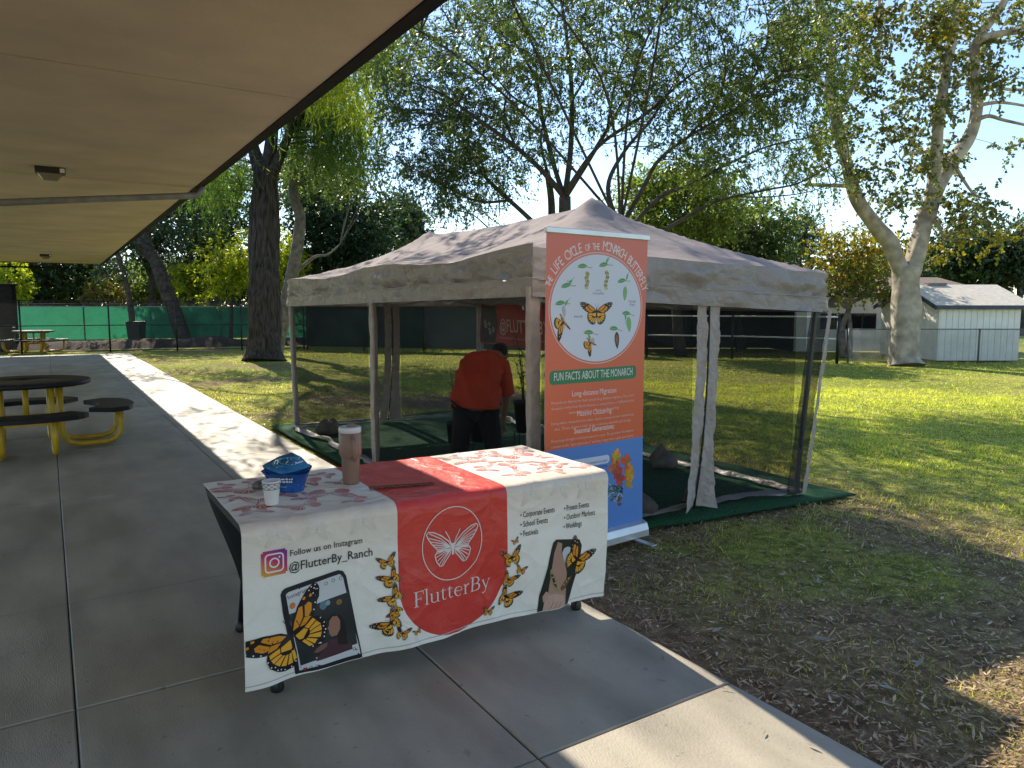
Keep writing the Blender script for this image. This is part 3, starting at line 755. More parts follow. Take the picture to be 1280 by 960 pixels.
for u, v in ((708, 729), (712, 726), (715, 722), (692, 720), (695, 727)): pb.ell(*fx(u, v), .005, .005, (.5, .38, .16), .9, 6)
pb.build('arm_phone_print', cmap, cl, maxe=.022)
def bfly(u, v, size, rot, ar=0, al=0, sr=1, slf=1, layer=1.0):
    pb = PB(); x, y = fx(u, v); monarch(pb, x, y, size, math.radians(rot), math.radians(ar), math.radians(al), sr, slf, layer); pb.build('butterfly_print', cmap, cl, maxe=.022)
bfly(725, 698, .115, -35, 10, 8, .85, .9, 1.4)
bfly(485, 702, .047, 10, 0, 0); bfly(491, 722, .062, 30, 5, 5, .7, 1); bfly(493, 745, .062, 40, 0, 0, .8, 1); bfly(496, 762, .045, 60, 0, 0, .6, 1)
bfly(490, 778, .082, 35, 0, 0, .6, 1); bfly(503, 791, .045, -20, 0, 0, .8, .8); bfly(521, 788, .022, 20)
bfly(640, 697, .070, 10, 0, 0, .9, .8); bfly(645, 676, .022, 20); bfly(652, 712, .034, -20); bfly(637, 725, .056, -25, 0, 0, 1, .6); bfly(636, 748, .080, -30, 0, 0, 1, .6); bfly(613, 766, .034, -10)
# white line emblem and lettering on the red arch
pb = PB(); x, y = fx(567, 679); WL = (.76, .66, .60)
pb.stroke([(x + .158 * math.cos(k * 2 * math.pi / 56) * .98, y + .172 * math.sin(k * 2 * math.pi / 56)) for k in range(56)], .0045, WL, 0, True)
x, y = fx(567, 684)
for sg in (1, -1):
    T = lambda p: (x + sg * (p[0] * .132 + .006), y + p[1] * .125)
    fo = [(.0, .05), (.12, .26), (.40, .52), (.70, .70), (.90, .74), (.97, .66), (.90, .48), (.76, .26), (.60, .08), (.56, -.02), (.30, -.02), (.02, -.05)]
    hi = [(.02, -.07), (.30, -.05), (.58, -.05), (.66, -.18), (.60, -.42), (.48, -.60), (.36, -.62), (.22, -.44), (.06, -.22)]
    pb.stroke([T(p) for p in fo], .0055, WL, .3, True); pb.stroke([T(p) for p in hi], .0055, WL, .3, True)
    for e in ((.86, .68), (.88, .52), (.80, .37), (.72, .24), (.63, .13), (.55, .04)): pb.stroke([T((.03, .02)), T((e[0] * .5, e[1] * .62)), T(e)], .0042, WL, .3)
    for e in ((.60, -.12), (.61, -.25), (.57, -.40), (.50, -.54), (.40, -.58)): pb.stroke([T((.05, -.10)), T((e[0] * .5, e[1] * .45)), T(e)], .0042, WL, .3)
    pb.stroke([T((.0, .10)), T((.10, .40)), T((.24, .66))], .004, WL, .3)
pb.stroke([(x, y + .02), (x, y - .035)], .012, WL, .45)
x0, y0 = fx(516, 760); x1, y1 = fx(616, 735)
w0 = sum(SER[c][0] for c in 'FlutterBy')
serif_text(pb, 'FlutterBy', x0, y0 + .004, .105, WL, .3, sx=(x1 - x0) / (w0 * .105))
pb.build('emblem_print', cmap, cl, maxe=.022)
# wing pattern on the top
CH = (.50, .05, .05); CH2 = (.62, .20, .15); PE = (.72, .42, .30)
rg = random.Random(11)
def cmap_low(x, y, layer): return cloth(min(max(x, .006), L_T - .004), min(-y, DROP - .004) if -y > 0 else max(-y, BACK + .01), .0013 + .0006 * layer)
def wingprint(x, y, size, rot, c, c2, nm, ar=.1):
    """one large line-cut wing pair: solid cells parted by the white of the cloth"""
    pb = PB()
    T0 = lambda p, sg: (x + size * (sg * p[0] * math.cos(rot) - p[1] * math.sin(rot)), y + size * (sg * p[0] * math.sin(rot) + p[1] * math.cos(rot)))
    W_ = (.78, .75, .70) if c[0] < .69 or nm == 'wing_print' else (.78, .71, .62)
    for sg in (1, -1):
        pb.poly([T0(p, sg) for p in FORE], c, 0); pb.poly([T0(p, sg) for p in HIND], c2, .05)
        for e in ((.93, .70), (.90, .50), (.78, .30), (.62, .14), (.70, .66), (.45, .50)): pb.stroke([T0((.05, .02), sg), T0((e[0] * .55, e[1] * .5), sg), T0(e, sg)], size * .030, W_, .6)
        for e in ((.64, .0), (.68, -.2), (.62, -.38), (.48, -.55), (.30, -.56), (.16, -.4)): pb.stroke([T0((.06, -.08), sg), T0((e[0] * .5, e[1] * .5), sg), T0(e, sg)], size * .030, W_, .6)
        for f in (.45, .72): pb.stroke([T0((a * f, b * f), sg) for a, b in FORE[1:10]], size * .018, W_, .6)
    pb.build(nm, cmap_low, cl, maxe=.016)
for s_, d, z_, rt in ((.17, .60, .17, .5), (.43, .62, .15, 2.4), (.14, .30, .15, 1.2), (.46, .30, .16, 2.8), (.30, .44, .13, 4.2), (.30, .16, .12, .2), (.53, .14, .09, 1.0), (.06, .46, .07, 2.0), (.58, .50, .08, .3),
                      (1.66, .60, .18, .2), (1.36, .62, .15, 1.2), (1.52, .40, .14, 3.6), (1.72, .28, .12, 1.8), (1.33, .38, .11, 4.4), (1.42, .18, .11, .6), (1.60, .14, .10, 2.4), (1.76, .46, .07, 5.0), (1.50, .66, .08, 2.8), (.08, .70, .09, 1.1), (.22, .74, .09, 4.0), (.56, .68, .09, 2.2), (.10, .18, .09, 3.1), (.36, .30, .09, .9), (1.30, .72, .10, .1), (1.56, .74, .10, 2.6), (1.78, .70, .09, 4.4), (1.44, .52, .09, 5.2), (1.62, .26, .09, 1.3), (1.80, .14, .08, .4)):
    wingprint(s_, d, z_ * .8, rt, CH if d > .2 else CH2, (.56, .10, .08) if d > .25 else CH2, 'wing_print')
for s_, d, z_, rt in ((.14, -.045, .055, 3.3), (.30, -.05, .055, 2.9), (.50, -.05, .06, 3.2), (1.36, -.05, .06, 3.3), (1.54, -.045, .055, 2.9), (1.70, -.05, .06, 3.4)):
    wingprint(s_, d, z_, rt, (.70, .58, .47), (.72, .62, .52), 'pale_wing_print')
MB().grid(lambda a, b: cloth(a * L_T + .002, DROP - .022 + .004 * b, .002), 120, 1).build('hem_seam', mat('hem_thread', (.5, .49, .46)), cl)

# ------------------------------------------------------------------ things on the table
TT = TZ + .010
M_tumb = mat('dusty_rose_coating', (0.27, 0.15, 0.10), 0.45, 0.04)
M_clear = mat('clear_plastic_lid', (0.62, 0.60, 0.58), 0.12, 0.03)
t = thing('tumbler', 'tall dusty rose tumbler with handle and clear lid on the cloth', 'tumbler', (1.206, 3.375, TT), -1.0)
MB().lathe([(.038, 0), (.040, .006), (.043, .12), (.0435, .126), (.051, .140), (.053, .150), (.0535, .245), (.051, .248)], 28).build('cup_body', M_tumb, t)
MB().lathe([(.0525, .2485), (.054, .252), (.054, .272), (.051, .277), (.042, .278), (.041, .272)], 28).build('lid', M_clear, t)
MB().lathe([(.022, .2785), (.022, .286), (.018, .289)], 16, (0.008, 0, 0)).build('lid_slider', M_tumb, t)
MB().tube([(.044, -.030, .232), (.062, -.050, .236), (.076, -.062, .222), (.077, -.063, .17), (.072, -.058, .135), (.056, -.046, .125), (.044, -.034, .13)], .0095, 8).build('handle', M_tumb, t)
M_paper = mat('white_paper_cup', (0.74, 0.71, 0.66), 0.6, 0.03)
t = thing('paper_cup', 'small white paper cup with dark blue ring pattern below its rim', 'cup', (.779, 3.182, TT))
MB().lathe([(.027, 0), (.0275, .002), (.038, .100), (.0395, .102), (.0395, .105), (.0365, .105), (.0262, .008), (.001, .007)], 26).build('cup_body', M_paper, t)
pb = PB(); NV = (.03, .035, .10)
for k in range(9):
    a = k * 2 * math.pi / 9
    pb.stroke([(a + .20 * math.cos(j * .5236), .083 + .009 * math.sin(j * .5236)) for j in range(12)], .0035, NV, 0, True); pb.ell(a + .35, .083, .07, .004, NV, 0, 8)
for z in (.070, .096): pb.stroke([(j * 2 * math.pi / 40, z) for j in range(41)], .0022, NV, 0)
class _S: pass
def cupmap(x, y, l):
    r = .0275 + .0105 * (y - .002) / .098 + .0006; return Vector((r * math.cos(x), r * math.sin(x), y))
# stroke widths are metres upwards and radians round the cup: flatten by scaling angles
pb2 = PB()
for pts, f, c, l in pb.items: pb2.tris(pts, f, c, l)
pb2.build('ring_print', cupmap, t, maxe=.35)

M_bag = mat('blue_foil_bag', (0.012, 0.09, 0.33), 0.22, 0.25, 14, 0.5, 30, spec=0.7)
M_bagtop = mat('blue_foil_bag_face', (0.015, 0.16, 0.36), 0.22, 0.3, 20, 0.5, 40, spec=0.7)
t = thing('snack_bag', 'crinkled blue foil bag with white print standing behind the paper cup', 'bag', (.905, 3.39, TT), -PSI - .05)
def bagfn(a, b):
    an = a * 2 * math.pi; c, s_ = math.cos(an), math.sin(an)
    sh = lambda v: math.copysign(abs(v) ** .75, v)
    wx = .072 + .022 * b + .018 * b ** 3; wy = .040 + .018 * b + .012 * b ** 3
    wob = 1 + .05 * math.sin(3 * an + 5 * b) * b + .03 * math.sin(7 * an - 9 * b)
    return (wx * sh(c) * wob, wy * sh(s_) * wob, .105 * b + .012 * b * s_ * 1.2 - .010 * b * abs(c) ** 2)
MB().grid(bagfn, 36, 8).build('bag_body', M_bag, t)
lp = [(-.112, -.012, .118), (-.055, .040, .148), (0, .062, .166), (.055, .042, .148), (.112, -.008, .114), (.058, -.048, .100), (0, -.070, .092), (-.058, -.050, .102)]
mb = MB(); mb.add(lp + [(0, -.002, .116)], [(i, (i + 1) % 8, 8) for i in range(8)], 0, True); f0 = mb.build('bag_face', M_bagtop, t)
md = f0.modifiers.new('s', 'SOLIDIFY'); md.thickness = .003
mb = MB(); lo = [bagfn(k / 8.0 + .5, .92) for k in range(8)]
order = [(-.094, -.010), (-.05, .036), (0, .052), (.05, .036), (.094, -.006), (.05, -.044), (0, -.056), (-.05, -.044)]
mb.add([(x, y, .080 + .015 * y / .05) for x, y in order] + [(p[0], p[1], p[2] - .002) for p in lp], [(i, 8 + i, 8 + (i + 1) % 8, (i + 1) % 8) for i in range(8)], 0, True); mb.build('bag_collar', M_bag, t)
def bagmap(x, y, l):                                       # lies on the tilted face
    r = math.hypot(x / .112, (y) / .062); z0 = .116 + (.166 - .116) * max(0, y / .062) * 1.0 - .024 * max(0, -y / .07) + .0 * r
    return Vector((x, y, z0 + .010 + .0006 * l))
pb = PB(); W2 = (.75, .78, .80); TEAL = (.03, .30, .36)
for (cx, cy, rx, ry) in ((0, 0, .07, .028), (.01, .012, .05, .018)):
    pb.stroke([(cx + rx * math.cos(k * .3), cy + ry * math.sin(k * .3)) for k in range(2, 17)], .005, TEAL, 0)
pb.text('n', -.062, -.006, .036, W2, .5, sx=.9, bold=.02); pb.text('J', .044, .012, .026, W2, .5, sx=1.2, rot=-1.2, bold=.02)
for k in range(14): pb.ell(rg.uniform(-.05, .05), rg.uniform(-.035, .035), rg.uniform(.002, .007), .002, (.55, .68, .72), .6, 6, rot=rg.uniform(0, 3))
pb.build('face_print', bagmap, t)
pb = PB()
for x0, z0, w_ in ((-.022, .072, .055), (-.018, .056, .048)):
    for k in range(6): pb.rrect(x0 + k * w_ / 6, z0, x0 + k * w_ / 6 + w_ / 8, z0 + .008 + .003 * (k % 2), .001, W2, 0, 1)
pb.stroke([(-.05, .038), (0, .030), (.06, .042)], .004, (.20, .42, .10), 0)
def bagfront(x, y, l):
    b = y / .105; an = -math.pi / 2 + x / (.072 + .022 * b) * 1.1; p = bagfn((an / (2 * math.pi)) % 1, min(1, max(0, b)))
    return Vector((p[0] * 1.01, p[1] * 1.03 - .001, p[2]))
pb.build('front_print', bagfront, t)

M_stone = mat('grey_stone', (0.21, 0.185, 0.16), 0.85, 0.3, 40, 0.6, 90)
def blob(name, lab, cat, loc, r, m, seed=0, grp=None, flat=.7, amp=.25, parent=None, nseg=22, peak=0.0):
    mb = MB()
    def fn(a, b):
        th_, ph = a * 2 * math.pi, (b - .5) * math.pi
        x, y, z = math.cos(ph) * math.cos(th_), math.cos(ph) * math.sin(th_), math.sin(ph)
        k = 1 + amp * (float(vnoise(x * 1.7 + 5 + seed, y * 1.7 + z * 1.3, seed)) - .5) * 2 + amp * .4 * (float(vnoise(x * 5 + seed, y * 5 + z * 4, seed + 3)) - .5)
        zz = z * r[2] * k
        if peak and z > 0: zz += peak * z ** 3; q = 1 - .55 * z ** 2
        else: q = 1
        return (x * r[0] * k * q, y * r[1] * k * q, max(zz + r[2] * flat, 0.0))
    mb.grid(fn, nseg, nseg // 2)
    o = mb.build(name, m, parent); o.location = loc
    if lab: tag(o, lab, cat, grp)
    return o
blob('stone', 'small grey brown stone lying beside the blue foil bag', 'stone', (.805, 3.50, TT), (.036, .030, .024), M_stone, 4)
M_cord = mat('brown_braided_cord', (0.20, 0.085, 0.05), 0.8, 0.3, 60, 0.5, 120)
mb = MB(); c0, c1 = Vector((1.235, 3.205, TT)), Vector((1.53, 3.13, TT))
for ph in (0, 2.1, 4.2):
    mb.tube([c0.lerp(c1, k / 48) + Vector((.0, .010 * math.cos(ph + k * .75), .006 + .003 * math.sin(ph + k * .75))) for k in range(49)], .0038, 6)
tag(mb.build('braided_cord', M_cord), 'thin brown braided cord laid along the red part of the tablecloth', 'cord')

# ------------------------------------------------------------------ roll-up banner
BL, BR = Vector((2.583, 3.702, 0)), Vector((3.478, 3.782, 0))
bw = (BR - BL).length; ba = math.atan2(BR.y - BL.y, BR.x - BL.x); BH = 2.085
t = thing('rollup_banner', 'tall orange and blue roll-up banner about the monarch life cycle', 'banner', BL, ba)
M_bback = mat('banner_vinyl', (0.72, 0.72, 0.74), 0.5, 0.02)
def bwarp(x, z): return .010 * math.sin(math.pi * z / BH) * 1 + .006 * math.sin(x * 9) * math.sin(math.pi * z / BH)
MB().grid(lambda a, b: (a * bw, bwarp(a * bw, .10 + b * (BH - .12)), .10 + b * (BH - .12)), 40, 80).build('banner_sheet', M_bback, t)
MB().box(-.006, -.014, BH - .030, bw + .006, .014, BH + .006).build('top_rail', M_silver, t, .004)
mb = MB(); prof = [(-.055, .0), (.055, .0), (.055, .03), (.035, .085), (.0, .105), (-.035, .09), (-.052, .045)]
vs = [(-.012, y, z + .01) for y, z in prof] + [(bw + .012, y, z + .01) for y, z in prof]; n = len(prof)
mb.add(vs, [tuple(range(n)), tuple(range(2 * n - 1, n - 1, -1))] + [(i, n + i, n + (i + 1) % n, (i + 1) % n) for i in range(n)])
mb.build('base_cassette', M_silver, t, .004)
for x in (.2, bw - .14): MB().box(x, -.22, .0, x + .045, .20, .009).build('foot', M_silver, t, .003)
MB().tube([(bw / 2, .03, .08), (bw / 2, .03, BH - .01)], .009, 8).build('support_pole', M_silver, t)
cz, sz = math.cos(ba), math.sin(ba)
def bp(u, v):                                              # a point of the banner plane from a sight line
    d = ray(u, v); o = Vector((0, 0, H)) - BL; nx_, ny_ = -sz, cz
    k = -(o.x * nx_ + o.y * ny_) / (d.x * nx_ + d.y * ny_); p = o + d * k
    return (p.x * cz + p.y * sz, p.z)
def bmap(x, z, l): return Vector((x, bwarp(x, z) - .0020 - .0010 * l, z))
pb = PB(); BLU, TOPC, BOT = (.10, .24, .58), (.70, .185, .135), (.72, .130, .045)
zb = bp(740, 556)[1]
NS = 24
for k in range(NS):
    z0, z1 = zb + (BH - .032 - zb) * k / NS, zb + (BH - .032 - zb) * (k + 1) / NS; f = k / (NS - 1)
    c = tuple(BOT[i] + (TOPC[i] - BOT[i]) * f for i in range(3))
    pb.poly([(.001, z0), (bw - .001, z0), (bw - .001, z1), (.001, z1)], c, 0)
pb.poly([(.001, .105), (bw - .001, .105), (bw - .001, zb), (.001, zb)], BLU, 0)
pb.build('background_print', bmap, t, M_printb, maxe=.04)
C0 = bp(745, 372); l0, r0 = bp(689, 372)[0], bp(802, 372)[0]; zt, zl = bp(746, 318)[1], bp(746, 452)[1]
ccx, ccz, crx, crz = (l0 + r0) / 2, (zt + zl) / 2, (r0 - l0) / 2, (zt - zl) / 2
pb = PB(); DISC = (.66, .67, .74)
pb.ell(ccx, ccz, crx, crz, DISC, .5, 56)
pb.stroke([(ccx + crx * 1.035 * math.cos(k * math.pi / 30), ccz + crz * 1.035 * math.sin(k * math.pi / 30)) for k in range(60)], .006, (.70, .55, .52), .5, True)
pb.build('disc_print', bmap, t, M_printb, maxe=.04)
pb = PB(); TXC = (.78, .72, .70)
def arc_text(words_, a0, a1, rx, rz):
    chars = []
    for w_, h_ in words_: chars += [(c, h_) for c in w_]
    wid = [(.62 if c == ' ' else (.36 if c in 'I' else .74 if c in 'MO' else .62)) * h_ for c, h_ in chars]
    # arc table
    N = 400; th_ = [a0 + (a1 - a0) * k / N for k in range(N + 1)]; pts = [(ccx + rx * math.cos(a), ccz + rz * math.sin(a)) for a in th_]
    cum = [0]
    for k in range(N): cum.append(cum[-1] + math.hypot(pts[k + 1][0] - pts[k][0], pts[k + 1][1] - pts[k][1]))
    tot = sum(wid); sc = cum[-1] / tot; x = 0
    for (c, h_), w_ in zip(chars, wid):
        mid = (x + w_ / 2) * sc; k = min(N - 1, int(np.searchsorted(cum, mid)))
        p = pts[k]; d = (pts[min(N, k + 2)][0] - pts[max(0, k - 2)][0], pts[min(N, k + 2)][1] - pts[max(0, k - 2)][1])
        if c != ' ': pb.text(c, p[0], p[1], h_, TXC, .5, sx=.70, align='CENTER', rot=math.atan2(d[1], d[0]), bold=0.0)
        x += w_
arc_text([('THE', .045), (' ', .06), ('LIFE CYCLE', .062), (' ', .06), ('OF THE', .043), (' ', .06), ('MONARCH BUTTERFLY', .062)], math.radians(160), math.radians(18), crx * 1.085, crz * 1.085)
gx0, gz0 = bp(688, 482); gx1 = bp(797, 464)[0]; gz1 = bp(689, 464)[1]
pb.rrect(gx0, gz0, gx1, gz1, .03, (.04, .20, .085), .5)
gx, gz = bp(742, 476); pb.text('FUN FACTS ABOUT THE MONARCH', (gx0 + gx1) / 2, (gz0 + gz1) / 2 - .02, .052, TXC, 1, align='CENTER', width=(gx1 - gx0) * .90, bold=.002)
def para(v, head, lines):
    x, z = bp(742, v); cx = bw * .5 - .02; pb = PB()
    pb.text(head, cx, z - .012, .036, (.80, .66, .62), .5, align='CENTER', sx=.78, bold=.008)
    for k, s_ in enumerate(lines): pb.text(s_, cx, z - .052 - k * .036, .019, (.72, .50, .45), .5, align='CENTER', width=min(bw * .83, len(s_) * .0118), res=1)
    pb.build('printed_lettering', bmap, t, M_printb, maxe=.04)
pb.build('printed_lettering', bmap, t, M_printb, maxe=.04)
para(491, 'Long-distance Migration:', ['Monarchs are famous for their annual long-distance migration. They travel', 'thousands of miles from North America to central Mexico or California for the', 'winter, and then return in the spring.'])
para(516, 'Massive Clustering:', ['During winter, monarchs form dense clusters on trees in their overwintering', 'sites. These clusters help them conserve warmth and energy.'])
para(537, 'Seasonal Generations:', ['Monarchs go through several generations in a year. The generation that migrates', 'is known as the "super generation" and lives longer than regular generations.'])
pb = PB()
x0, z0 = bp(697, 588); x1, z1 = bp(762, 568)
pb.rrect(x0, z0 - .01, x1, z1, .025, (.62, .66, .78), .5)
for k, s_ in enumerate(['Milkweed is a monarch host plant', 'that the caterpillars eat to grow', 'into adult butterflies.']): pb.text(s_, x1 - .02, z1 - .045 - k * .035, .02, (.04, .06, .2), 1, align='RIGHT', sx=.7, res=1)
pb.build('printed_lettering', bmap, t, M_printb, maxe=.04)
# life cycle pictures on the disc
def leafp(pb, x, z, s_, rot=0, g=(.10, .30, .10)):
    c, q = math.cos(rot), math.sin(rot)
    T = lambda a, b: (x + s_ * (a * c - b * q), z + s_ * (a * q + b * c))
    pb.poly([T(*p) for p in ((-1, 0), (-.7, .28), (-.2, .42), (.25, .34), (.6, .08), (.2, -.05), (-.3, -.14), (-.75, -.1))], g, 1)
    pb.stroke([T(-.9, .02), T(-.2, .12), T(.6, .08)], s_ * .06, (.28, .46, .22), 1.2)
    pb.stroke([T(.5, .08), T(1.0, -.05), T(1.3, 0)], s_ * .08, (.20, .28, .12), 1)
pb = PB(); YB = (.55, .50, .08)
for (u, v, rot) in ((730, 334, 0), (756, 332, .1), (779, 352, .1), (785, 393, -.1), (769, 412, -.1), (738, 417, -.1), (703, 380, .05), (710, 358, .1)):
    leafp(pb, *bp(u, v), .055, rot)
for (u, v, rot) in ((760, 325, .9), (785, 345, 1.2), (710, 378, .9), (715, 352, .9), (782, 397, -1.4), (737, 423, -1.3)): leafp(pb, *bp(u, v), .032, rot, (.12, .34, .12))
def cater(pts):
    for i, p in enumerate(pts):
        x, z = bp(*p); pb.ell(x, z, .017, .011, (YB, (.03, .03, .02), (.6, .58, .45))[i % 3], 1.1, 8)
cater([(734 + .8 * math.sin(k), 341 + k * 1.55) for k in range(13)]); cater([(758 + 1.2 * math.sin(k * .5), 340 + k * 1.7) for k in range(13)])
def cris(u, v, u2, v2, w_, c):
    a, b = bp(u, v), bp(u2, v2); m_ = [(a[0] + (b[0] - a[0]) * f, a[1] + (b[1] - a[1]) * f) for f in (0, .2, .45, .75, 1)]
    pb.stroke(m_, [w_ * .3, w_ * .9, w_, w_ * .7, w_ * .1], c, 1.1)
cris(782, 358, 781, 376, .042, (.22, .42, .18)); cris(786, 396, 788, 415, .05, (.20, .44, .16)); cris(771, 415, 772, 436, .046, (.07, .045, .035)); cris(771, 419, 772, 431, .026, (.30, .13, .06))
cris(705, 382, 707, 397, .03, (.45, .42, .42)); cris(741, 422, 742, 432, .03, (.45, .42, .42))
monarch(pb, *bp(746, 389), .125, 0, -.28, -.28, 1, 1, 1.1, dots=True)
for (u, v, s_, r_) in ((708, 413, .10, -2.5), (741, 438, .075, -2.2)):
    x, z = bp(u, v); monarch(pb, x - .02, z + .05, s_, r_, 0, 0, 1, .25, 1.1, dots=False)
for (u, v, s_) in ((712, 353, 'Egg'), (748, 364, 'Larva'), (748, 368, '(Caterpillar)'), (791, 378, 'Chrysalis'), (791, 382, '(Pupa)'), (724, 397, 'Butterfly')):
    x, z = bp(u, v); pb.text(s_, x, z, .016, (.12, .12, .16), 1, align='CENTER', sx=.9, res=1)
pb.build('life_cycle_print', bmap, t, M_printb, maxe=.05)
pb = PB()
rg = random.Random(3)
for (u, v, n, c) in ((769, 572, 9, (.70, .33, .03)), (775, 596, 12, (.50, .06, .04)), (787, 590, 8, (.72, .30, .03)), (783, 578, 9, (.62, .12, .04)), (772, 586, 12, (.52, .07, .06)), (767, 583, 8, (.55, .16, .05)), (786, 604, 6, (.70, .32, .03))):
    x, z = bp(u, v)
    for k in range(n * 2):
        a = rg.uniform(0, 6.28); d = rg.uniform(0, .042); pb.ell(x + d * math.cos(a), z + d * math.sin(a) * 1.3, .026, .014, tuple(min(1, q_ * rg.uniform(.6, 1.3)) for q_ in c), .6 + .1 * k % .8, 7, rot=a)
for k in range(22):
    x, z = bp(768 + rg.uniform(-6, 9), 617 + rg.uniform(-9, 9)); a = rg.uniform(0, 3.1)
    pb.stroke([(x - .03 * math.cos(a), z - .03 * math.sin(a)), (x + .01, z + .012), (x + .03 * math.cos(a), z + .03 * math.sin(a))], .008, ((.05, .10, .03), (.45, .46, .40), (.02, .02, .02), (.16, .22, .08))[k % 4], 1 + .05 * k)
for k in range(8):
    x, z = bp(775, 625); pb.ell(x + rg.uniform(-.02, .02), z + rg.uniform(-.03, .02), .012, .012, (.18, .08, .05), 1.9, 7)
pb.build('flower_print', bmap, t, M_printb, maxe=.05)

# ------------------------------------------------------------------ canopy tent
NL, NR, FR, FL = Vector((2.72, 4.04, 0)), Vector((5.364, 3.88, 0)), Vector((5.40, 9.45, 0)), Vector((2.72, 9.78, 0))
NLt, NRt, FRt, FLt = Vector((2.70, 4.02, 2.0)), Vector((5.50, 3.80, 1.888)), Vector((5.46, 9.50, 1.94)), Vector((2.70, 9.82, 1.945))
ML, MR = Vector((2.70, 6.9, 0)), Vector((5.34, 6.68, 0))
tent = thing('canopy_tent', 'taupe pop-up canopy tent with mesh screen walls and zipped door', 'tent', (4.05, 6.8, 0))
tm_ = Matrix.Translation((-4.05, -6.8, 0))
def tpart(mb, name, m, bevel=0):
    mb.v = [tuple(tm_ @ Vector(p)) for p in mb.v]; return mb.build(name, m, tent, bevel)
ZPK = 2.50
def rim(a, b): return (NLt * (1 - a) + NRt * a) * (1 - b) + (FLt * (1 - a) + FRt * a) * b
def roofz(a, b):
    p = rim(a, b)
    y0 = 1.25 / 5.75
    fxx = min(a, 1 - a) * 2; fy = min(b / y0, (1 - b) / y0)
    f = min(fxx, fy, 1)
    pk = ZPK - .035 * math.sin(math.pi * min(1, max(0, (b - y0) / (1 - 2 * y0))))
    f2 = f ** 1.06
    wr = float(fbm(p.x * 1.5 + f * 2, p.y * 1.8, 31)) - .5; wr2 = float(vnoise(p.x * 5 + p.y * 2.2, p.y * 4 - p.x * 3, 33)) - .5
    sag = -.05 * math.sin(math.pi * f) + .07 * wr * (1 - f * .5) * min(1, f * 6 + .12) + .016 * wr2 * (1 - f * .6)
    apex = .07 * math.exp(-((a - .5) * 2.75 / .16) ** 2 - ((b - y0) * 5.75 / .16) ** 2) + .05 * math.exp(-((a - .5) * 2.75 / .16) ** 2 - ((b - 1 + y0) * 5.75 / .16) ** 2)
    # scissor frame holds the eave up at the legs, cloth bellies between
    e = (1 - f) ** 3 * .03 * math.cos(b * 4 * math.pi + .4) * (1 if fxx < fy else 0)
    return Vector((p.x, p.y, p.z + (pk - p.z) * f2 + sag + apex + e))
def remap(q):                                             # denser rows near the eaves
    return q
rf = MB().grid(lambda a, b: roofz(a, b), 60, 100)
ro = tpart(rf, 'roof_cover', M_tent)
def per(k):                                               # point and outward normal round the eave, k in 0..4
    i = int(k) % 4; f = k - int(k); e = 1e-3
    a, b = [(f, 0), (1, f), (1 - f, 1), (0, 1 - f)][i]
    return Vector(roofz(min(1, max(0, a)), min(1, max(0, b)))), [Vector((0, -1, 0)), Vector((1, 0, 0)), Vector((0, 1, 0)), Vector((-1, 0, 0))][i]
def skirtfn(d0, d1, out, s0, seed, amp):
    def fn(a, b):
        k = min(a * 4, 3.9999); p, n = per(k)
        i = int(k); f = k - i
        nn = n.copy()
        if f < .03: nn = (n + [Vector((-1, 0, 0)), Vector((0, -1, 0)), Vector((1, 0, 0)), Vector((0, 1, 0))][i] * (1 - f / .03)).normalized()
        if f > .97: nn = (n + [Vector((1, 0, 0)), Vector((0, 1, 0)), Vector((-1, 0, 0)), Vector((0, -1, 0))][i] * ((f - .97) / .03)).normalized()
        L_ = f * (2.75 if i % 2 == 0 else 5.75)
        w_ = (float(fbm(L_ * 3 + b * 1.5 + i * 9, b * 2.5 + L_ * .7, seed)) - .5) * amp + (abs(float(vnoise(L_ * 7 - b * 3.5, b * 2 + i, seed + 2)) - .5) * 2 - .5) * amp * .55
        base = (NLt.z * (1 - 0)) if False else 0
        zline = [NLt.z + (NRt.z - NLt.z) * f, NRt.z + (FRt.z - NRt.z) * f, FRt.z + (FLt.z - FRt.z) * f, FLt.z + (NLt.z - FLt.z) * f][i]
        zt_ = p.z if (b == 0 and s0) else zline - d0
        z = zt_ + (zline - d1 - zt_) * b
        return p + nn * (out + w_ * min(1, b * 2 + (0 if s0 else .5))) + Vector((0, 0, z - p.z))
    return fn
sk = MB().grid(skirtfn(0, .215, .002, True, 41, .10), 240, 6); tpart(sk, 'eave_band', M_tentskirt)
sk = MB().grid(skirtfn(.200, .325, .018, False, 43, .034), 240, 4); o = tpart(sk, 'valance', M_tentskirt)
sk = MB().grid(skirtfn(.198, .206, .022, False, 43, .034), 240, 1); o = tpart(sk, 'seam_piping', M_trim)
ZV = 1.68
def pole(a, top, w=.03):
    tpart(MB().bar(a + Vector((0, 0, .01)), Vector((top[0], top[1], ZV + .16)), w, w), 'leg', M_steel)
    tpart(MB().box(a.x - .04, a.y - .04, .018, a.x + .04, a.y + .04, .026), 'foot_plate', M_steel)
for a, b in ((NL, NLt), (NR, NRt), (FR, FRt), (FL, FLt), (ML, ML), (MR, MR)): pole(a + (Vector((4.05, 6.8, 0)) - a) * .012, b + (Vector((4.05, 6.8, b.z)) - b) * .02)
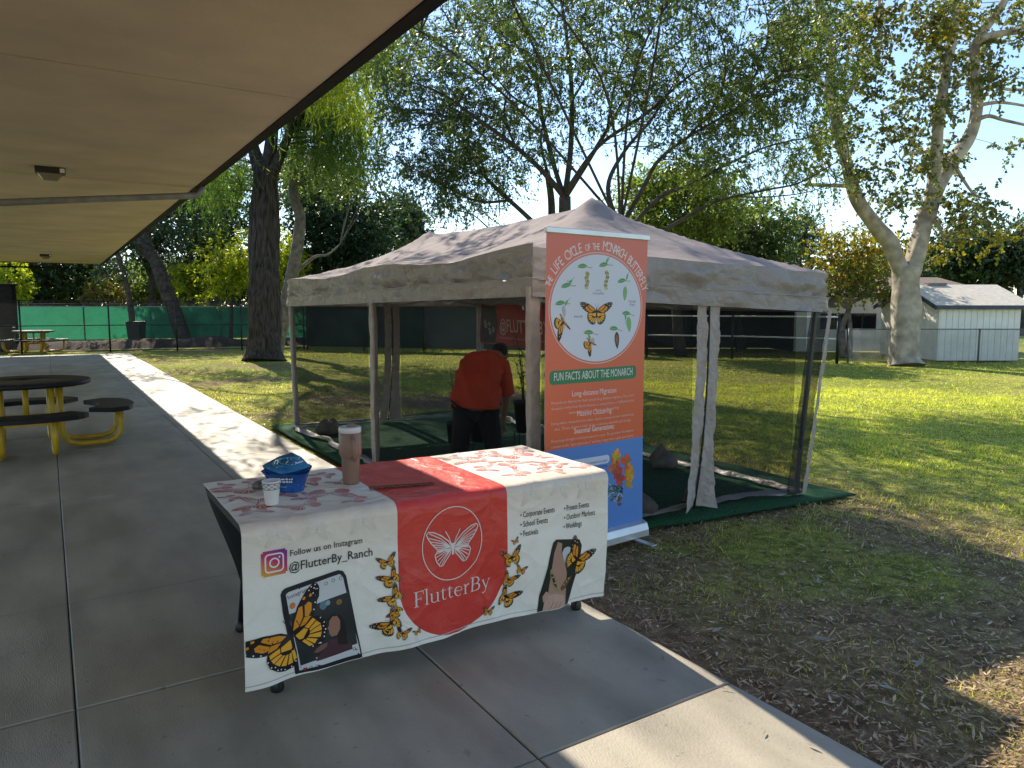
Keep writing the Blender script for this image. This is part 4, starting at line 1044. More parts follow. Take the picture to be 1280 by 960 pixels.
def strip(p0, p1, dirv, w, name='leg_cover', m=None, seed=0, out=None, amp=.012, z1=None):
    """fabric strip hanging between two points, w wide along dirv"""
    p0, p1 = Vector(p0), Vector(p1); dirv = Vector(dirv).normalized(); nrm = Vector((dirv.y, -dirv.x, 0)) if out is None else Vector(out)
    def fn(a, b):
        p = p0.lerp(p1, b) + dirv * (a - .5) * w
        n = (float(vnoise(a * 2 + seed * 3, b * 16, seed)) - .5) * amp + (float(vnoise(a * 5 + seed, b * 42 + a * 4, seed + 5)) - .5) * amp * .6
        return p + nrm * (n + .02)
    return tpart(MB().grid(fn, 6, 60), name, m or M_trim)
def sleeve(p0, p1, wx, wy, seed):
    """fabric sleeve wrapped round a pole, crinkled"""
    p0, p1 = Vector(p0), Vector(p1)
    def fn(a, b):
        an = a * 2 * math.pi; c, q_ = math.cos(an), math.sin(an); sq = lambda v: math.copysign(abs(v) ** .4, v)
        k = 1 + (float(vnoise(c * 1.3 + seed, b * 14 + q_, seed)) - .5) * .28 + (float(vnoise(c * 3 + seed, b * 40 + q_ * 3, seed + 4)) - .5) * .16
        return p0.lerp(p1, b) + Vector((wx / 2 * sq(c) * k, wy / 2 * sq(q_) * k, 0))
    tpart(MB().grid(fn, 16, 70), 'leg_cover', M_trim)
sleeve(NL + Vector((.02, .02, .03)), (NLt.x + .02, NLt.y + .03, ZV + .06), .085, .06, 1)
sleeve(ML + Vector((.03, 0, .03)), (ML.x + .03, ML.y, ZV + .06), .06, .085, 3)
sleeve(FL + Vector((.03, -.03, .03)), (FLt.x + .03, FLt.y - .03, ZV), .065, .06, 4)
strip(NR + Vector((.0, -.02, .03)), (NRt.x, NRt.y - .02, ZV - .1), (1, 0, 0), .045, seed=5, out=(0, -1, 0))
o = strip(NR + Vector((-.085, .01, .03)), (NRt.x - .105, NRt.y + .01, ZV - .09), (1, -.06, 0), .20, 'folded_screen', M_meshdense, 6, (0, -1, 0))
sleeve(FR + Vector((-.03, -.02, .03)), (FRt.x - .05, FRt.y - .04, ZV - .02), .09, .08, 7)
sleeve(MR + Vector((-.02, 0, .03)), (MR.x - .02, MR.y, ZV - .02), .08, .11, 8)
# mesh walls
def wall(a, b, za, zb_, out, seed, n=40):
    a, b = Vector(a), Vector(b)
    def fn(s_, t_):
        p = a.lerp(b, s_); bul = .04 * math.sin(math.pi * s_) * math.sin(math.pi * t_) + (float(vnoise(s_ * 7, t_ * 3, seed)) - .5) * .02
        return (p.x + out[0] * bul, p.y + out[1] * bul, .05 + (za + (zb_ - za) * s_ - .05) * t_)
    tpart(MB().grid(fn, n, 12), 'screen_panel', M_mesh)
wall(NL + Vector((0, .1, 0)), ML + Vector((0, -.08, 0)), ZV, ZV - .03, (-1, 0), 1); wall(ML + Vector((0, .08, 0)), FL + Vector((0, -.1, 0)), ZV - .03, ZV - .06, (-1, 0), 2)
DOOR = Vector((4.16, 4.0, 0)); DB = Vector((4.30, 4.08, 0))
wall(NL + Vector((.07, 0, 0)), (4.12, 3.96, 0), ZV, ZV - .04, (0, -1), 3); wall((4.36, 3.95, 0), NR + Vector((-.13, .01, 0)), ZV - .04, ZV - .10, (0, -1), 4)
wall(NR, MR, ZV - .1, ZV - .06, (1, 0), 5); wall(MR, FR, ZV - .06, ZV - .05, (1, 0), 6)
wall(FR + Vector((-.05, 0, 0)), (4.2, 9.6, 0), ZV - .05, ZV - .05, (0, 1), 7); wall((3.98, 9.63, 0), FL + Vector((.05, 0, 0)), ZV - .05, ZV - .05, (0, 1), 8)
# zipped doors: two crinkled strips with the zip between, flaring at the ground
def door(top, mid, foot, dirv, w, out, seed):
    top, mid, foot, dirv, out = Vector(top), Vector(mid), Vector(foot), Vector(dirv), Vector(out)
    def cen(b):
        q = 1 - b
        p = foot * ((1 - b) ** 2) + mid * (2 * b * (1 - b)) + top * b * b; return p
    for sg in (-1, 1):
        def fn(a, b):
            p = cen(b); fl = 1 + .55 * (1 - b) ** 5
            x = sg * (.012 + a * w * fl)
            n = (float(vnoise(a * 2 + seed + sg, b * 14, seed)) - .5) * .02 + (float(vnoise(a * 6, b * 55 + a * 5 * sg, seed + 5 + sg)) - .5) * .014
            pp = p + dirv * x + out * (.022 + n + .10 * a * (1 - b) ** 6)
            if b == 0: pp.z += .03 * (1 - a)
            return pp
        tpart(MB().grid(fn, 8, 90), 'door_strip', M_trim)
    tpart(MB().tube([cen(k / 24) + out * .028 for k in range(25)], .0075, 6), 'zipper', M_zip)
door((4.225, 3.935, ZV + .02), (4.25, 3.93, .8), (4.22, 4.03, .03), (1, -.05, 0), .098, (0, -1, 0), 12)
door((4.09, 9.66, ZV - .02), (4.12, 9.66, .8), (3.98, 9.60, .03), (1, 0, 0), .10, (0, -1, 0), 15)
# hems lying on the ground
def hem(a, b, seed, w=.05):
    a, b = Vector(a), Vector(b); L_ = (b - a).length; d = (b - a) / L_; nn = Vector((-d.y, d.x, 0))
    def fn(s_, t_):
        p = a.lerp(b, s_); k = (float(fbm(s_ * L_ * 2.5, seed, seed)) - .5)
        return p + nn * (k * .12 + (t_ - .5) * w * (1 + k)) + Vector((0, 0, .028 + .030 * abs(k) + .03 * t_ * (1 - t_) * 4 + .02 * (float(vnoise(s_ * L_ * 9, t_ * 3, seed)) - .5)))
    tpart(MB().grid(fn, int(L_ * 24), 5), 'ground_hem', M_tentskirt if seed % 2 else M_meshdense)
hem(NL, FL, 1, .09); hem(NR, FR, 3, .09); hem(FR, FL, 5, .05); hem(DB + Vector((.1, 0, 0)), NR, 7, .06); hem(NL, DB + Vector((-.1, 0, 0)), 9, .05)
# frame: truss bars under the eave and up to the peaks
mb = MB()
def scis(a, b, z=1.80, n=2):
    a, b = Vector(a), Vector(b)
    for k in range(n):
        p, q_ = a.lerp(b, k / n), a.lerp(b, (k + 1) / n)
        for z0, z1 in ((z + .08, z - .16), (z - .16, z + .08)): tpart(MB().bar((p.x, p.y, z0), (q_.x, q_.y, z1), .018, .026), 'truss_bar', M_steel)
IX, IY = Vector((.13, 0, 0)), Vector((0, .13, 0))
scis(NL + IX, ML + IX); scis(ML + IX, FL + IX); scis(NR - IX, MR - IX); scis(MR - IX, FR - IX); scis(NL + IY, NR + IY, 1.76); scis(FL - IY, FR - IY, 1.78); scis(ML, MR, 1.80)
for c, pts in ((Vector((4.05, 5.2, 2.36)), (NL, NR, ML, MR)), (Vector((4.05, 8.35, 2.36)), (FL, FR, ML, MR))):
    for p in pts: tpart(MB().bar((p.x, p.y, 1.80), c, .018, .022), 'roof_strut', M_steel)

# banner hung inside on the far long side
M_redv = mat('red_vinyl', (.42, .035, .03), .5, .08)
t = thing('hanging_banner', 'red vinyl banner with white lettering hung inside the canopy tent', 'banner', (5.30, 9.25, 0), -math.pi / 2)
HW = 2.3
hb = lambda x, z: .012 * math.sin(x * 5) + .01 * math.sin(z * 9 + x * 3)
MB().grid(lambda a, b: (a * HW, hb(a * HW, 1.10 + .56 * b), 1.10 + .56 * b - .04 * a), 24, 6).build('banner_sheet', M_redv, t)
pb = PB(); hm = lambda x, z, l: Vector((x, hb(x, z) - .003 - .001 * l, z - .04 * x / HW))
pb.poly([(.02, 1.12), (.42, 1.12), (.46, 1.38), (.40, 1.64), (.02, 1.64)], (.03, .022, .02), 0)
pb.text('@FLUTTERBY_RANCH', .52, 1.29, .17, (.62, .48, .42), 0, sx=.8, bold=.01)
pb.poly([(.52, 1.19), (2.2, 1.19), (2.2, 1.215), (.52, 1.215)], (.50, .16, .13), 0)
for (a, b, s_) in ((.18, 1.40, .14), (.30, 1.30, .12)): monarch(pb, a, b, s_, .4, 0, 0, 1, 1, .4, (INK, (.30, .27, .24), (.38, .35, .32), WHT), False)
pb.build('printed_lettering', hm, t, maxe=.15)

# sand bags at the tent feet
for loc, r, lab, sd in (((2.92, 8.95, .02), (.15, .12, .10), 'dusty taupe weight bag inside the far left tent wall', 3), ((5.12, 5.30, .02), (.13, .12, .12), 'taupe weight bag with gathered top inside the right tent wall', 5),
                        ((3.72, 4.15, .02), (.20, .12, .10), 'slumped taupe weight bag beside the tall roll-up banner', 8), ((4.42, 4.20, .02), (.09, .09, .10), 'upright taupe weight bag tucked behind the zipped tent door', 11)):
    blob('weight_bag', lab, 'bag', loc, r, M_sand, sd, 'weight bags at the tent feet', .55, .45, peak=.05)

# ------------------------------------------------------------------ plants on stands in the tent
M_pot = mat('black_nursery_pot', (.010, .010, .011), .45)
M_pleaf = leafmat('milkweed_leaf', (.035, .075, .02), (.08, .14, .04), .4)
def potted(x, y, z, r, h, lab, seed, hgt, n=34):
    t = thing('potted_plant', lab, 'plant', (x, y, z))
    MB().lathe([(r * .78, 0), (r, h), (r * 1.05, h), (r * 1.05, h * .93), (r * 1.02, h + .002), (r * .9, h - .02), (.001, h - .03)], 22).build('pot', M_pot, t)
    rr = random.Random(seed); V, Fc = [], []; st = MB()
    for s_ in range(7):
        a = rr.uniform(0, 6.28); lean = rr.uniform(.05, .16); top = hgt * rr.uniform(.55, 1)
        pts = [Vector((math.cos(a) * (r * .3 + lean * f * f), math.sin(a) * (r * .3 + lean * f * f), h - .03 + top * f)) for f in (0, .33, .66, 1)]
        st.tube(pts, [.005, .0045, .0035, .002], 5)
        for k in range(n // 2):
            f = .25 + .75 * k / (n // 2); i = min(2, int(f * 3)); p = pts[i].lerp(pts[i + 1], f * 3 - i)
            d = Vector((math.cos(k * 2.4 + s_), math.sin(k * 2.4 + s_), rr.uniform(-.1, .5))).normalized(); l = rr.uniform(.06, .11); q_ = d.cross(Vector((0, 0, 1))).normalized() * l * .14
            b = len(V); V += [p, p + d * l * .5 + q_ + Vector((0, 0, .01)), p + d * l + Vector((0, 0, -.015)), p + d * l * .5 - q_ + Vector((0, 0, .01))]; Fc.append((b, b + 1, b + 2, b + 3))
    st.build('stem', M_bark_br, t); tag(link('foliage', fast_mesh('foliage', [tuple(p) for p in V], Fc), M_pleaf, t), kind='stuff')
def stand(x, y, z, r, lab):
    t = thing('plant_stand', lab, 'stand', (x, y, 0)); mb = MB()
    MB().tube([(r * math.cos(k * .3927), r * math.sin(k * .3927), z - .006) for k in range(17)], .006, 6).build('ring', M_blackmetal, t)
    MB().lathe([(r * .98, z - .012), (r * .98, z - .004)], 20).build('tray', M_blackmetal, t)
    for k in range(4):
        a = k * math.pi / 2 + .5; MB().tube([(r * math.cos(a), r * math.sin(a), z - .008), (r * 1.1 * math.cos(a), r * 1.1 * math.sin(a), .022)], .006, 6).build('leg', M_blackmetal, t)
pc = P(657, 520, 7.6)
stand(pc.x, pc.y, .34, .13, 'black wire plant stand under the pot at the right of the person')
potted(pc.x, pc.y, .342, .125, .30, 'leafy milkweed in a tall black pot right of the bending person', 4, .75)
pc = P(600, 520, 6.95)
stand(pc.x, pc.y, .36, .12, 'thin wire plant stand between the legs of the bending person')
potted(pc.x, pc.y, .362, .11, .22, 'small potted milkweed hidden behind the red shirt of the person', 9, .55)
pc = P(570, 500, 8.6)
potted(pc.x, pc.y, .022, .12, .24, 'low leafy milkweed pot on the turf left of the person', 14, .7)

# ------------------------------------------------------------------ person bending over in the tent
def skin(name, J, E, m, parent, sub=2, root=0):
    names = list(J); idx = {n: i for i, n in enumerate(names)}
    me = bpy.data.meshes.new(name); me.from_pydata([J[n][:3] for n in names], [(idx[a], idx[b]) for a, b in E], [])
    o = bpy.data.objects.new(name, me); COL.objects.link(o)
    o.modifiers.new('skin', 'SKIN'); sv = me.skin_vertices[0].data
    for n in names:
        r = J[n][3]; r2 = J[n][4] if len(J[n]) > 4 else r
        sv[idx[n]].radius = (r, r2); sv[idx[n]].use_root = (idx[n] == root)
    sd = o.modifiers.new('sub', 'SUBSURF'); sd.levels = sub; sd.render_levels = sub
    dg = bpy.context.evaluated_depsgraph_get(); dg.update()
    m2 = bpy.data.meshes.new_from_object(o.evaluated_get(dg)); bpy.data.objects.remove(o)
    m2.polygons.foreach_set('use_smooth', np.ones(len(m2.polygons), bool))
    m2.materials.clear(); m2.name = name
    return link(name, m2, m, parent)
M_skin = mat('skin', (.36, .20, .13), .5, .05); M_shirt = mat('orange_red_cotton', (.70, .072, .022), .85, .08, 5, .3, 30)
M_trouser = mat('black_trousers', (.010, .010, .013), .85); M_hair = mat('black_hair', (.010, .008, .007), .5, bump=.5, bscale=120); M_shoe = mat('dark_shoes', (.02, .02, .022), .6)
pp = P(597, 480, 6.3)
pr = thing('person', 'person in orange red shirt and black trousers bending over in the canopy tent', 'person', (pp.x, pp.y, .022), -PSI)
J = {'pelvis': (-.02, 0, .80, .13, .11), 'mid': (0, .14, .95, .125, .10), 'chest': (.05, .28, 1.08, .14, .11), 'neckb': (.115, .37, 1.13, .065), 'neck': (.15, .41, 1.14, .052), 'head': (.185, .455, 1.15, .075, .082), 'crown': (.20, .50, 1.19, .070, .075), 'nose': (.22, .53, 1.08, .016),
     'earr': (.262, .455, 1.145, .014), 'earl': (.10, .46, 1.15, .014),
     'hl': (-.10, .0, .74, .10), 'kl': (-.155, .07, .43, .068), 'al': (-.19, -.01, .10, .042), 'tl': (-.215, .15, .045, .036), 'hr': (.07, .02, .74, .10), 'kr': (.125, .09, .43, .068), 'ar': (.15, .01, .10, .042), 'tr': (.17, .17, .045, .036),
     'sr': (.20, .33, 1.05, .062), 'er': (.245, .40, .80, .046), 'wr': (.215, .47, .57, .030), 'pr': (.205, .485, .50, .030, .018),
     'sl': (-.06, .40, 1.07, .062), 'el': (-.03, .54, .84, .046), 'wl': (.09, .60, .62, .030), 'pl': (.115, .605, .555, .030, .018)}
E_ = [('pelvis', 'mid'), ('mid', 'chest'), ('chest', 'neckb'), ('neckb', 'neck'), ('neck', 'head'), ('head', 'crown'), ('head', 'nose'), ('head', 'earr'), ('head', 'earl'), ('pelvis', 'hl'), ('hl', 'kl'), ('kl', 'al'), ('al', 'tl'), ('pelvis', 'hr'), ('hr', 'kr'), ('kr', 'ar'), ('ar', 'tr'),
      ('chest', 'sr'), ('sr', 'er'), ('er', 'wr'), ('wr', 'pr'), ('chest', 'sl'), ('sl', 'el'), ('el', 'wl'), ('wl', 'pl')]
for sd, (x, y, z) in (('r', (.205, .485, .50)), ('l', (.115, .605, .555))):
    for k in range(4):
        a = 'f%s%d' % (sd, k); ox = -.028 + .019 * k; l = (.055, .065, .062, .048)[k]
        J[a + 'a'] = (x + ox, y + .012, z - .035, .0095); J[a + 'b'] = (x + ox * 1.1, y + .026, z - .035 - l * .6, .0085); J[a + 'c'] = (x + ox * 1.1 - .006, y + .020, z - .035 - l, .0075)
        E_ += [('p' + sd, a + 'a'), (a + 'a', a + 'b'), (a + 'b', a + 'c')]
    q_ = -1 if sd == 'r' else 1
    J['t%sa' % sd + 'h'] = (x + q_ * .036, y + .02, z - .012, .010); J['t%sb' % sd + 'h'] = (x + q_ * .045, y + .035, z - .045, .008)
    E_ += [('p' + sd, 't%sah' % sd), ('t%sah' % sd, 't%sbh' % sd)]
skin('body', J, E_, M_skin, pr)
T_ = {'pelvis': (-.015, 0, .82, .165, .14), 'hl': (-.105, .0, .72, .118), 'kl': (-.158, .07, .43, .088), 'al': (-.19, -.008, .11, .070), 'hr': (.075, .02, .72, .118), 'kr': (.127, .09, .43, .088), 'ar': (.15, .012, .11, .070)}
skin('trousers', T_, [('pelvis', 'hl'), ('hl', 'kl'), ('kl', 'al'), ('pelvis', 'hr'), ('hr', 'kr'), ('kr', 'ar')], M_trouser, pr)
for s_ in ('l', 'r'):
    a, b = Vector(J['a' + s_][:3]), Vector(J['t' + s_][:3])
    skin('shoe', {'h': (a.x, a.y - .03, .045, .048), 'm': ((a.x + b.x) / 2, (a.y + b.y) / 2, .045, .05, .045), 't': (b.x, b.y + .01, .036, .044, .034)}, [('h', 'm'), ('m', 't')], M_shoe, pr)
def shirtfn(a, b):                                         # lofted torso of the shirt, hem to collar
    st = [(0, (-.005, -.03, .71), .225, .185), (.12, (-.01, -.01, .80), .222, .19), (.3, (-.005, .07, .92), .205, .17), (.5, (.015, .17, 1.02), .195, .15), (.7, (.045, .26, 1.085), .19, .14), (.85, (.075, .325, 1.115), .155, .115), (.95, (.105, .365, 1.13), .10, .085), (1, (.12, .385, 1.135), .066, .062)]
    for (f0, c0, x0, y0), (f1, c1, x1, y1) in zip(st[:-1], st[1:]):
        if b <= f1: break
    k = (b - f0) / (f1 - f0); k = k * k * (3 - 2 * k) if False else k
    c = Vector(c0).lerp(Vector(c1), k); rx, ry = x0 + (x1 - x0) * k, y0 + (y1 - y0) * k
    ax = [(0, .10, 1), (.05, .75, .66)][0]
    t1 = Vector((.0, .25, 1)).normalized().lerp(Vector((.25, .72, .45)).normalized(), min(1, b * 1.3)).normalized()
    xx = Vector((1, 0, 0)); xx = (xx - t1 * xx.dot(t1)).normalized(); yy = t1.cross(xx)
    an = a * 2 * math.pi
    w_ = (float(fbm(math.cos(an) * 1.5 + 3 + b * 2, math.sin(an) * 1.5 + b * 4, 51)) - .5) * .06 + (abs(float(vnoise(math.cos(an) * 3 + b * 5, math.sin(an) * 3 - b * 4, 53)) - .5) * 2 - .5) * .035
    hem_ = .02 * math.sin(an * 2 + 1) * (1 - b) ** 4
    return c + xx * math.cos(an) * (rx + w_) + yy * math.sin(an) * (ry + w_) + Vector((0, 0, hem_))
sh = MB().grid(shirtfn, 48, 30).build('shirt', M_shirt, pr)
md = sh.modifiers.new('s', 'SOLIDIFY'); md.thickness = .004
for s_ in ('r', 'l'):
    a, b = Vector(J['s' + s_][:3]), Vector(J['e' + s_][:3]); c = Vector(J['chest'][:3])
    pts = [a.lerp(c, .45), a, a.lerp(b, .35), a.lerp(b, .7), a.lerp(b, 1.02)]
    MB().tube(pts, [.085, .088, .082, .078, .074], 16, cap=False).build('sleeve', M_shirt, pr)
skin('hair', {'a': (.155, .415, 1.165, .078, .07), 'b': (.185, .455, 1.19, .090, .088), 'c': (.20, .52, 1.20, .075, .07)}, [('a', 'b'), ('b', 'c')], M_hair, pr)

# ------------------------------------------------------------------ picnic tables
def picnic(loc, rz, lab):
    t = thing('picnic_table', lab, 'picnic table', loc, rz, 'round metal picnic tables on the patio')
    R = .66
    tt = MB().lathe([(.02, .735), (R - .01, .728), (R, .735), (R, .775), (R - .012, .782), (.035, .782), (.032, .735)], 40, cap=False).build('table_top', M_blackmetal, t)
    MB().lathe([(R - .012, .7825), (R - .03, .786), (R - .05, .7826)], 40, cap=False).build('top_rim', M_blackmetal, t)
    for k in range(4):
        a = k * math.pi / 2
        p = thing('x', None, None) if False else None
        # curved seat: a sector of a ring
        n = 14; r0, r1, sp_ = .72, 1.10, .60; mb = MB(); vs = []
        for i in range(n + 1):
            g_ = a - sp_ + 2 * sp_ * i / n
            e = abs(i / n * 2 - 1); ro_ = r1 - .10 * max(0, e - .75) / .25 * 1.0
            for r, z in ((r0, .415), (ro_, .415), (ro_, .462), (ro_ - .012, .468), (r0 + .012, .468), (r0, .462)): vs.append((r * math.cos(g_), r * math.sin(g_), z))
        fs = [(i * 6 + j, i * 6 + (j + 1) % 6, (i + 1) * 6 + (j + 1) % 6, (i + 1) * 6 + j) for i in range(n) for j in range(6)] + [tuple(range(5, -1, -1)), tuple(n * 6 + j for j in range(6))]
        mb.add(vs, fs); mb.build('seat', M_blackmetal, t)
        d, q_ = Vector((math.cos(a), math.sin(a), 0)), Vector((-math.sin(a), math.cos(a), 0))
        for s_ in (-1, 1):
            o_ = q_ * s_ * .24
            path = [d * .33 + Vector((0, 0, .728)), d * .33 + Vector((0, 0, .25)), d * .345 + Vector((0, 0, .14)), d * .40 + Vector((0, 0, .065)), d * .50 + Vector((0, 0, .036)), d * .76 + Vector((0, 0, .036)), d * .86 + Vector((0, 0, .065)), d * .92 + Vector((0, 0, .14)), d * .935 + Vector((0, 0, .24)), d * .935 + Vector((0, 0, .414))]
            MB().tube([p + o_ for p in path], .030, 10).build('seat_tube', M_yellow, t)
        MB().bar(d * .36 + q_ * .24 + Vector((0, 0, .32)), d * .36 - q_ * .24 + Vector((0, 0, .32)), .03, .05).build('cross_brace', M_yellow, t)
    MB().tube([(0, 0, .30), (0, 0, .73)], .03, 10).build('umbrella_sleeve', M_yellow, t)
    MB().bar((-.5, 0, .70), (.5, 0, .70), .04, .04).build('top_brace', M_yellow, t)
    return t
pt = picnic((-.26, 10.0, 0), .03, 'round black picnic table with yellow tube legs nearest on the patio')
c2 = P(46, 480, 27.0); pt2 = copy_tree(pt); pt2.location = (c2.x, c2.y, 0); pt2.rotation_euler = (0, 0, -.04); pt2['label'] = 'far round picnic table with yellow legs by the black fence'

# ------------------------------------------------------------------ fences
def fence(name, lab, pts, h, pm, panels, step=2.6, rails=(1.0,), rm=None, top=None, lift=0.05, r=.03):
    o0 = Vector(pts[0]).to_3d(); t = thing(name, lab, 'fence', o0)
    for a, b in zip(pts[:-1], pts[1:]):
        a, b = Vector(a).to_3d() - o0, Vector(b).to_3d() - o0; L_ = (b - a).length; n = max(1, round(L_ / step)); up = Vector((0, 0, 1))
        for k in range(n):
            p, q_ = a.lerp(b, k / n), a.lerp(b, (k + 1) / n)
            MB().tube([p + up * -.04, p + up * (h + .02)], r, 8).add([], []).build('post', pm, t)
            for f in rails: MB().tube([p + up * h * f, q_ + up * h * f], r * .6, 6).build('rail', rm or pm, t)
            for (nm, m, z0, z1, off) in panels:
                l = (q_ - p).length; d = (q_ - p).normalized(); nn = Vector((d.y, -d.x, 0)) * off
                if m in (M_link, M_linkgal):
                    me = bpy.data.meshes.new(nm); me.from_pydata([p + nn + up * z0, q_ + nn + up * z0, q_ + nn + up * z1, p + nn + up * z1], [], [(0, 1, 2, 3)])
                    uv = me.uv_layers.new(name='UVMap')
                    for i, c_ in enumerate(((0, z0), (l, z0), (l, z1), (0, z1))): uv.data[i].uv = c_
                    link(nm, me, m, t)
                else:
                    MB().grid(lambda s_, v_: p + nn * (1 + 1.2 * math.sin(math.pi * s_) * (float(vnoise(s_ * 5 + k * 3, v_ * 4, 61)) - .3)) + d * l * s_ + up * (z0 + (z1 - z0) * v_), 10, 6).build(nm, m, t)
                    if top: MB().bar(p + nn * 1.3 + up * (z1 + .004), q_ + nn * 1.3 + up * (z1 + .004), .01, .05).build('screen_hem', top, t)
    e = Vector(pts[-1]).to_3d() - o0
    MB().tube([e + Vector((0, 0, -.04)), e + Vector((0, 0, h + .02))], r, 8).build('post', pm, t)
    return t
M_pale = mat('pale_screen_hem', (.42, .50, .44), .7)
fence('chain_link_fence', 'black chain link fence at the far end of the patio', [(-6.3, 31.4), (1.93, 31.06), (8.5, 28.8)], 1.86, M_black, [('wire_mesh', M_link, .06, 1.84, .0)], 2.75, (.02, .52, 1.0))
fence('windscreen_fence', 'bright green windscreen fence behind the leaning tree trunk', [(-6.5, 38.3), (4.0, 37.2), (9.6, 34.6), (13.2, 30.0)], 1.78, M_galv, [('windscreen', M_green, .22, 1.66, .04)], 3.0, (1.0,), None, M_pale)
fence('shaded_windscreen_fence', 'shade toned green windscreen fence seen through the left of the canopy tent', [(8.6, 28.7), (11.9, 25.1)], 1.80, M_black, [('windscreen', M_greenshade, .10, 1.76, .04)], 2.4)
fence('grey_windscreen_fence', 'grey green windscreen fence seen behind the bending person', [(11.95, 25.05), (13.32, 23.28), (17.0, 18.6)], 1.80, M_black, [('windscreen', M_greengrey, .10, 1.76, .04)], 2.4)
fence('rail_fence', 'black post fence with rails whitened for sunlight across the far lawn', [(17.05, 18.5), (18.71, 16.28), (19.67, 13.17)], 1.34, M_black, [('wire_mesh', M_link, .04, 1.32, .0)], 2.4, (.52, 1.0), M_white, r=.045)  # white paint on galvanised rails stands for the sun they catch
fence('low_chain_link_fence', 'low galvanised chain link fence in front of the white shed', [(19.95, 13.0), (23.2, 10.95), (30.0, 6.6)], .98, M_galv, [('wire_mesh', M_linkgal, .03, .97, .0)], 3.9, (1.0,), M_galv, r=.028)
# bins, dark post and the bank behind the fence
mb = MB(); mb.lathe([(.24, 0), (.27, .05), (.29, .45), (.30, .82), (.31, .84), (.31, .88), (.27, .89), (.26, .80)], 24)
tag(mb.build('trash_barrel', mat('dark_green_barrel', (.012, .030, .024), .5)), 'dark green trash barrel at the far left by the patio fence', 'trash can').location = (*P(9, 440, 27.6).xy, 0)
t = thing('door_pillar', 'dark brown pillar beside the far trash barrel on the left', 'pillar', (*P(0, 440, 28.4).xy, 0), -PSI)
MB().box(-.75, 0, 0, .62, .25, 2.45).build('shaft', M_dark, t, .01); MB().box(-.80, -.03, 2.452, .66, .28, 2.53).build('cap', M_dark, t, .01)
cbin = P(172, 440, 31.6)
t = thing('wheeled_bin', 'dark green wheeled bin standing beside the thin tree trunk', 'trash can', (cbin.x, cbin.y, 0), -PSI)
M_bin = mat('dark_green_bin', (.010, .038, .030), .5)
mb = MB(); mb.add([(-.24, -.26, .06), (.24, -.26, .06), (.24, .22, .06), (-.24, .22, .06), (-.29, -.33, .98), (.29, -.33, .98), (.29, .30, .98), (-.29, .30, .98)], [(0, 3, 2, 1), (4, 5, 6, 7), (0, 1, 5, 4), (1, 2, 6, 5), (2, 3, 7, 6), (3, 0, 4, 7)]); mb.build('bin_body', M_bin, t, .02)
MB().box(-.30, -.35, .985, .30, .33, 1.03).build('lid', M_bin, t, .02)
for s_ in (-1, 1): MB().tube([(s_ * .25, .26, .10), (s_ * .31, .26, .10)], .10, 14).build('wheel', M_black, t)
MB().tube([(-.2, .36, 1.0), (-.2, .42, 1.02), (.2, .42, 1.02), (.2, .36, 1.0)], .016, 8).build('handle', M_bin, t)
def bank(a, b):
    x = -7 + 18 * a; y = 33.6 - .12 * max(0, x) ** 1.1 + 3.0 * b
    return (x, y, -.05 + (.42 * math.sin(math.pi * min(1, b * 1.2)) * (.35 + .9 * float(fbm(x * .5, 3, 71)))))
tag(MB().grid(bank, 60, 10).build('dirt_bank', M_dirt), kind='structure')

# ------------------------------------------------------------------ shed and house beyond the lawn
rot = -PSI
wv = P(1172, 451, 22.2)
shd = thing('shed', 'white board sided shed with pale gable roof behind the low fence', 'shed', (wv.x, wv.y, 0), rot + .02)
SW, SD, EZ, RZ = 2.46, 3.35, 1.66, 2.30
n = 13
for k in range(n): MB().box(SW * k / n + .006, 0, .02, SW * (k + 1) / n - .006, .03, EZ - .02 + .0).build('board', M_white, shd)
for k in range(14):
    y0, y1 = SD * k / 14 + .008, SD * (k + 1) / 14 - .008; zz = lambda y: EZ + (RZ - EZ) * (1 - abs(y - SD / 2) / (SD / 2)) - .05
    z0, z1 = zz(y0), zz(y1)
    MB().add([(-.03, y0, .02), (0, y0, .02), (0, y1, .02), (-.03, y1, .02), (-.03, y0, z0), (0, y0, z0), (0, y1, z1), (-.03, y1, z1)], [(0, 3, 2, 1), (4, 5, 6, 7), (0, 1, 5, 4), (1, 2, 6, 5), (2, 3, 7, 6), (3, 0, 4, 7)]).build('board', M_white, shd)
M_core = mat('shed_groove', (.30, .29, .27), .9)
MB().add([(.002, .032, 0), (SW - .004, .032, 0), (SW - .004, SD, 0), (.002, SD, 0), (.002, .032, EZ - .03), (SW - .004, .032, EZ - .03), (SW - .004, SD, EZ - .03), (.002, SD, EZ - .03), (.002, SD / 2, RZ - .06), (SW - .004, SD / 2, RZ - .06)],
         [(0, 3, 2, 1), (0, 1, 5, 4), (2, 3, 7, 6), (0, 4, 8, 7, 3), (1, 2, 6, 9, 5), (4, 5, 9, 8), (7, 8, 9, 6)]).build('core_wall', M_core, shd)
for sg in (-1, 1):
    ye = SD / 2 + sg * (SD / 2 + .16); ze = EZ - .05
    a, b = Vector((-.22, ye, ze)), Vector((-.22, SD / 2, RZ)); x1 = SW + .35
    th_ = Vector((0, 0, .05))
    MB().add([a, (x1, a.y, a.z), (x1, b.y, b.z), b, a + th_, Vector((x1, a.y, a.z)) + th_, Vector((x1, b.y, b.z)) + th_, b + th_], [(0, 3, 2, 1), (4, 5, 6, 7), (0, 1, 5, 4), (1, 2, 6, 5), (2, 3, 7, 6), (3, 0, 4, 7)]).build('roof_slope', M_shingle, shd)
M_fasc = mat('slate_blue_fascia', (.055, .07, .10), .6)
MB().box(-.23, -.185, EZ - .10, SW + .36, -.163, EZ + .02).build('fascia', M_fasc, shd)
